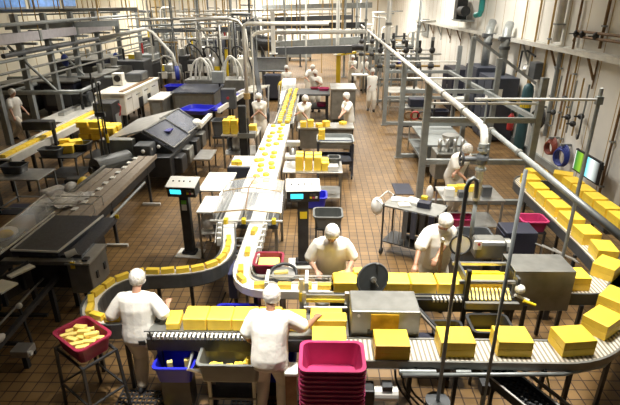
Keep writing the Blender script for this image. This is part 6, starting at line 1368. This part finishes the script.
    for i in (0, 1):
        e, wv = els[i]; en = sh[i].lerp(e, sleeve) if sleeve <= 1 else e
        pts = [sh[i] - (sh[i] - S) * .12, sh[i].lerp(e, .35), en]; rs = [.074 * bulk, .074 * bulk, .074 * bulk]
        if sleeve > 1: pts.append(e.lerp(wv, sleeve - 1)); rs.append(.052)
        limb(g, pts, rs, 12)
    fuse('shirt', g, top, t, vox * 1.3, 3)
    g = G(); g.loft([ell(P + up * .06, up, f0, .165, .115 + belly * .5), ell(P - up * .04, up, f0, .172 * bulk, (.125 + belly * .4) * bulk), ell(P - up * .15, up, f0, .165 * bulk, .115 * bulk)])
    for i in (0, 1):
        h_, k_, a_ = kn[i]; limb(g, [h_ + V((0, 0, -.02)), h_.lerp(k_, .5), k_, k_.lerp(a_, .5), a_ + V((0, 0, .0))], [.104 * bulk, .098 * bulk, .084 * bulk, .078 * bulk, .068], 12)
    fuse('trousers', g, pants, t, vox * 1.3, 3)
    for i, sx in ((0, -1), (1, 1)):
        a_ = kn[i][2]; g = G(); c = V((a_.x + sx * .012, a_.y + .04, .0))
        g.loft([[c + V((.048 * math.cos(2 * PI * k / 14) * w_, .135 * math.sin(2 * PI * k / 14) * l_ - (.02 if z > .05 else 0), z)) for k in range(14)] for z, w_, l_ in ((.0, 1, 1), (.03, 1.03, 1.02), (.06, .92, .85), (.10, .8, .5))])
        part('shoe', g, SHOE, t, smooth=True)
    # hair net
    g = G(); Rn = Rh @ Matrix.Rotation(math.radians(-24), 3, 'X') if False else Rh @ Matrix(((1, 0, 0), (0, math.cos(.80), -math.sin(.80)), (0, math.sin(.80), math.cos(.80))))
    g.ball(HC + Rh @ V((0, -.020, .022)), .102, .120, .118, 18, 10, Rn, lo=-.50); part('hair_net', g, hat, t, smooth=True)
    g = G(); g.ring(HC + Rh @ V((0, -.020, .022)) + Rn @ V((0, 0, -.056)), Rn @ V((0, 0, 1)), .089, .011, 18, 6); part('net_band', g, hat, t, smooth=True)
    if far == 0:
        for sx in (-1, 1): part('eye', G().ball(HC + Rh @ V((.030 * sx, .083, .012)), .011, .008, .007, 8, 6, Rh), EYE, t)
        part('mouth', G().ball(HC + Rh @ V((0, .083, -.052)), .022, .008, .006, 8, 6, Rh), LIP, t)
    if apron: part('apron', apron(P, up, fw), CLOTH, t, smooth=True)
    return t, P, up
# w1: back view at left
t, P, up = person('worker seen from behind at left, cream trousers, hairnet, sorting cheese at curved belt', (-2.02, 4.42, .016), 0.0, [(-2.24, 4.62, 1.06), (-1.74, 4.66, 1.06)], feet=((-.06, -.04), (.19, .10)), bulk=1.2, lean=9, head=(12, 44), s=.885, sleeve=.95, pants=mat('khaki_cotton', (.66, .59, .48), .85, 0, .08, 6, .5))
part('belt_pouch', G().box(.03, .12, -.165, -.13, .84, .91), BLACK, t, bev=.01)
person('heavier worker seen from behind at centre front reaching right over cheese', (-.50, 4.02, .016), -.10, [(-.70, 4.22, .86), (-.02, 4.36, 1.10)], feet=((-.14, .0), (.15, -.04)), lean=14, head=(-8, 42), s=.915, sleeve=.85, belly=.03, bulk=1.2, skin=SKIND, pants=mat('grey_cotton', (.64, .60, .53), .85, 0, .1, 6, .5))
person('worker facing us at middle, head bowed, packing cheese in a white smock', (.17, 5.74, 0), PI + .05, [(.40, 5.44, 1.08), (-.02, 5.42, 1.06)], feet=((-.12, .0), (.12, .05)), lean=12, head=(0, 42), s=.97, sleeve=.9, bulk=1.24, pants=CLOTH, skin=SKIN)
chunk(.24, 5.34, 1.0, .17, .05, .12, .5, CHEESE, 'cheese wedge held up by the middle worker', 'held', tilt=.5)
person('worker facing us at right behind the slicer, head bowed over the cheese line', (1.66, 6.12, 0), PI + .25, [(1.52, 5.58, 1.06), (1.30, 5.62, 1.04)], feet=((-.14, .0), (.14, .05)), lean=14, head=(-10, 45), s=.98, sleeve=.85, belly=.06, bulk=1.26, pants=CLOTH, skin=SKIND)
# aisle workers
person('worker in white standing side on at the crosswise table beside roll cart', (.93, 14.75, 0), PI * .62, [(.52, 14.0, 1.05), (.62, 14.2, 1.05)], feet=((-.12, .05), (.12, -.08)), lean=8, head=(0, 15), far=1, s=1.0, sleeve=.9)
person('worker in white leaning over the white belt beyond crosswise table', (-.50, 14.75, 0), PI + .3, [(-.85, 14.1, 1.08), (-.35, 14.2, 1.05)], lean=18, head=(0, 35), far=1, sleeve=.85, skin=SKIND)
person('worker partly hidden behind the dark column by the cheese stacks', (-1.85, 14.9, 0), PI, [(-2.05, 14.5, 1.02), (-1.62, 14.5, 1.0)], lean=14, head=(0, 30), far=1, skin=SKIND)
person('worker in white walking in from the left frame edge', (-9.95, 15.4, 0), -PI * .55, [(-9.7, 15.65, .9), (-9.75, 15.0, .88)], feet=((-.12, -.34), (.10, .36)), hip=.86, lean=6, head=(0, 10), far=1, pants=CLOTH2, s=1.02)
person('worker with bowed head behind nearest ladder frame at the packing table', (2.85, 9.62, 0), PI + .4, [(2.6, 9.05, 1.0), (2.95, 9.1, 1.0)], lean=22, head=(0, 45), far=1, skin=SKIND, pants=CLOTH2)
person('far worker in white holding a yellow sack at left of aisle', (-1.42, 21.3, 0), PI, [(-1.65, 20.95, 1.12), (-1.2, 20.95, 1.12)], lean=4, head=(0, 10), far=2, skin=SKIND)
solo('cheese_sack', G().ball((-1.62, 20.85, .86), .17, .14, .3), CHEESE, 'yellow sack held by the far worker left of aisle', 'sack', smooth=True)
person('far worker at the black bench with pink trays', (-.12, 20.15, 0), PI - .3, [(-.05, 19.6, 1.15), (.2, 19.6, 1.15)], lean=12, head=(0, 25), far=2, skin=SKIND)
person('far worker bending just behind the black bench worker', (-.5, 22.6, 0), PI + .6, [(-.75, 22.1, 1.0), (-.5, 22.0, 1.0)], lean=28, head=(0, 30), far=2)
person('farthest worker in white under the white hanging pipe', (1.70, 25.6, 0), PI, [(1.45, 25.2, 1.0), (1.9, 25.2, 1.0)], lean=5, head=(0, 15), far=2)
person('far worker in white walking down the right side of the aisle', (2.18, 20.3, 0), PI, [(1.93, 20.1, .85), (2.42, 20.2, .85)], feet=((-.1, .1), (.1, -.15)), lean=4, head=(0, 10), far=2)
person('distant worker beside the farthest one at end of the aisle', (2.25, 25.3, 0), PI + .5, [(2.1, 24.9, 1.0), (2.5, 25.0, 1.0)], lean=10, head=(0, 20), far=2)
t = T('side_table', 'small dark table with white top by the farthest workers', 'table', (2.0, 24.4, 0)); part('table_top', G().box(1.6, 2.4, 24.1, 24.8, .9, .95), WHITE, t)
for x in (1.65, 2.35):
    for y in (24.15, 24.75): part('leg', G().bar((x, y, 0), (x, y, .9), .07), DARK, t)
for o in list(bpy.data.objects):
    if o.type == 'MESH' and not o.users_collection: bpy.data.objects.remove(o)
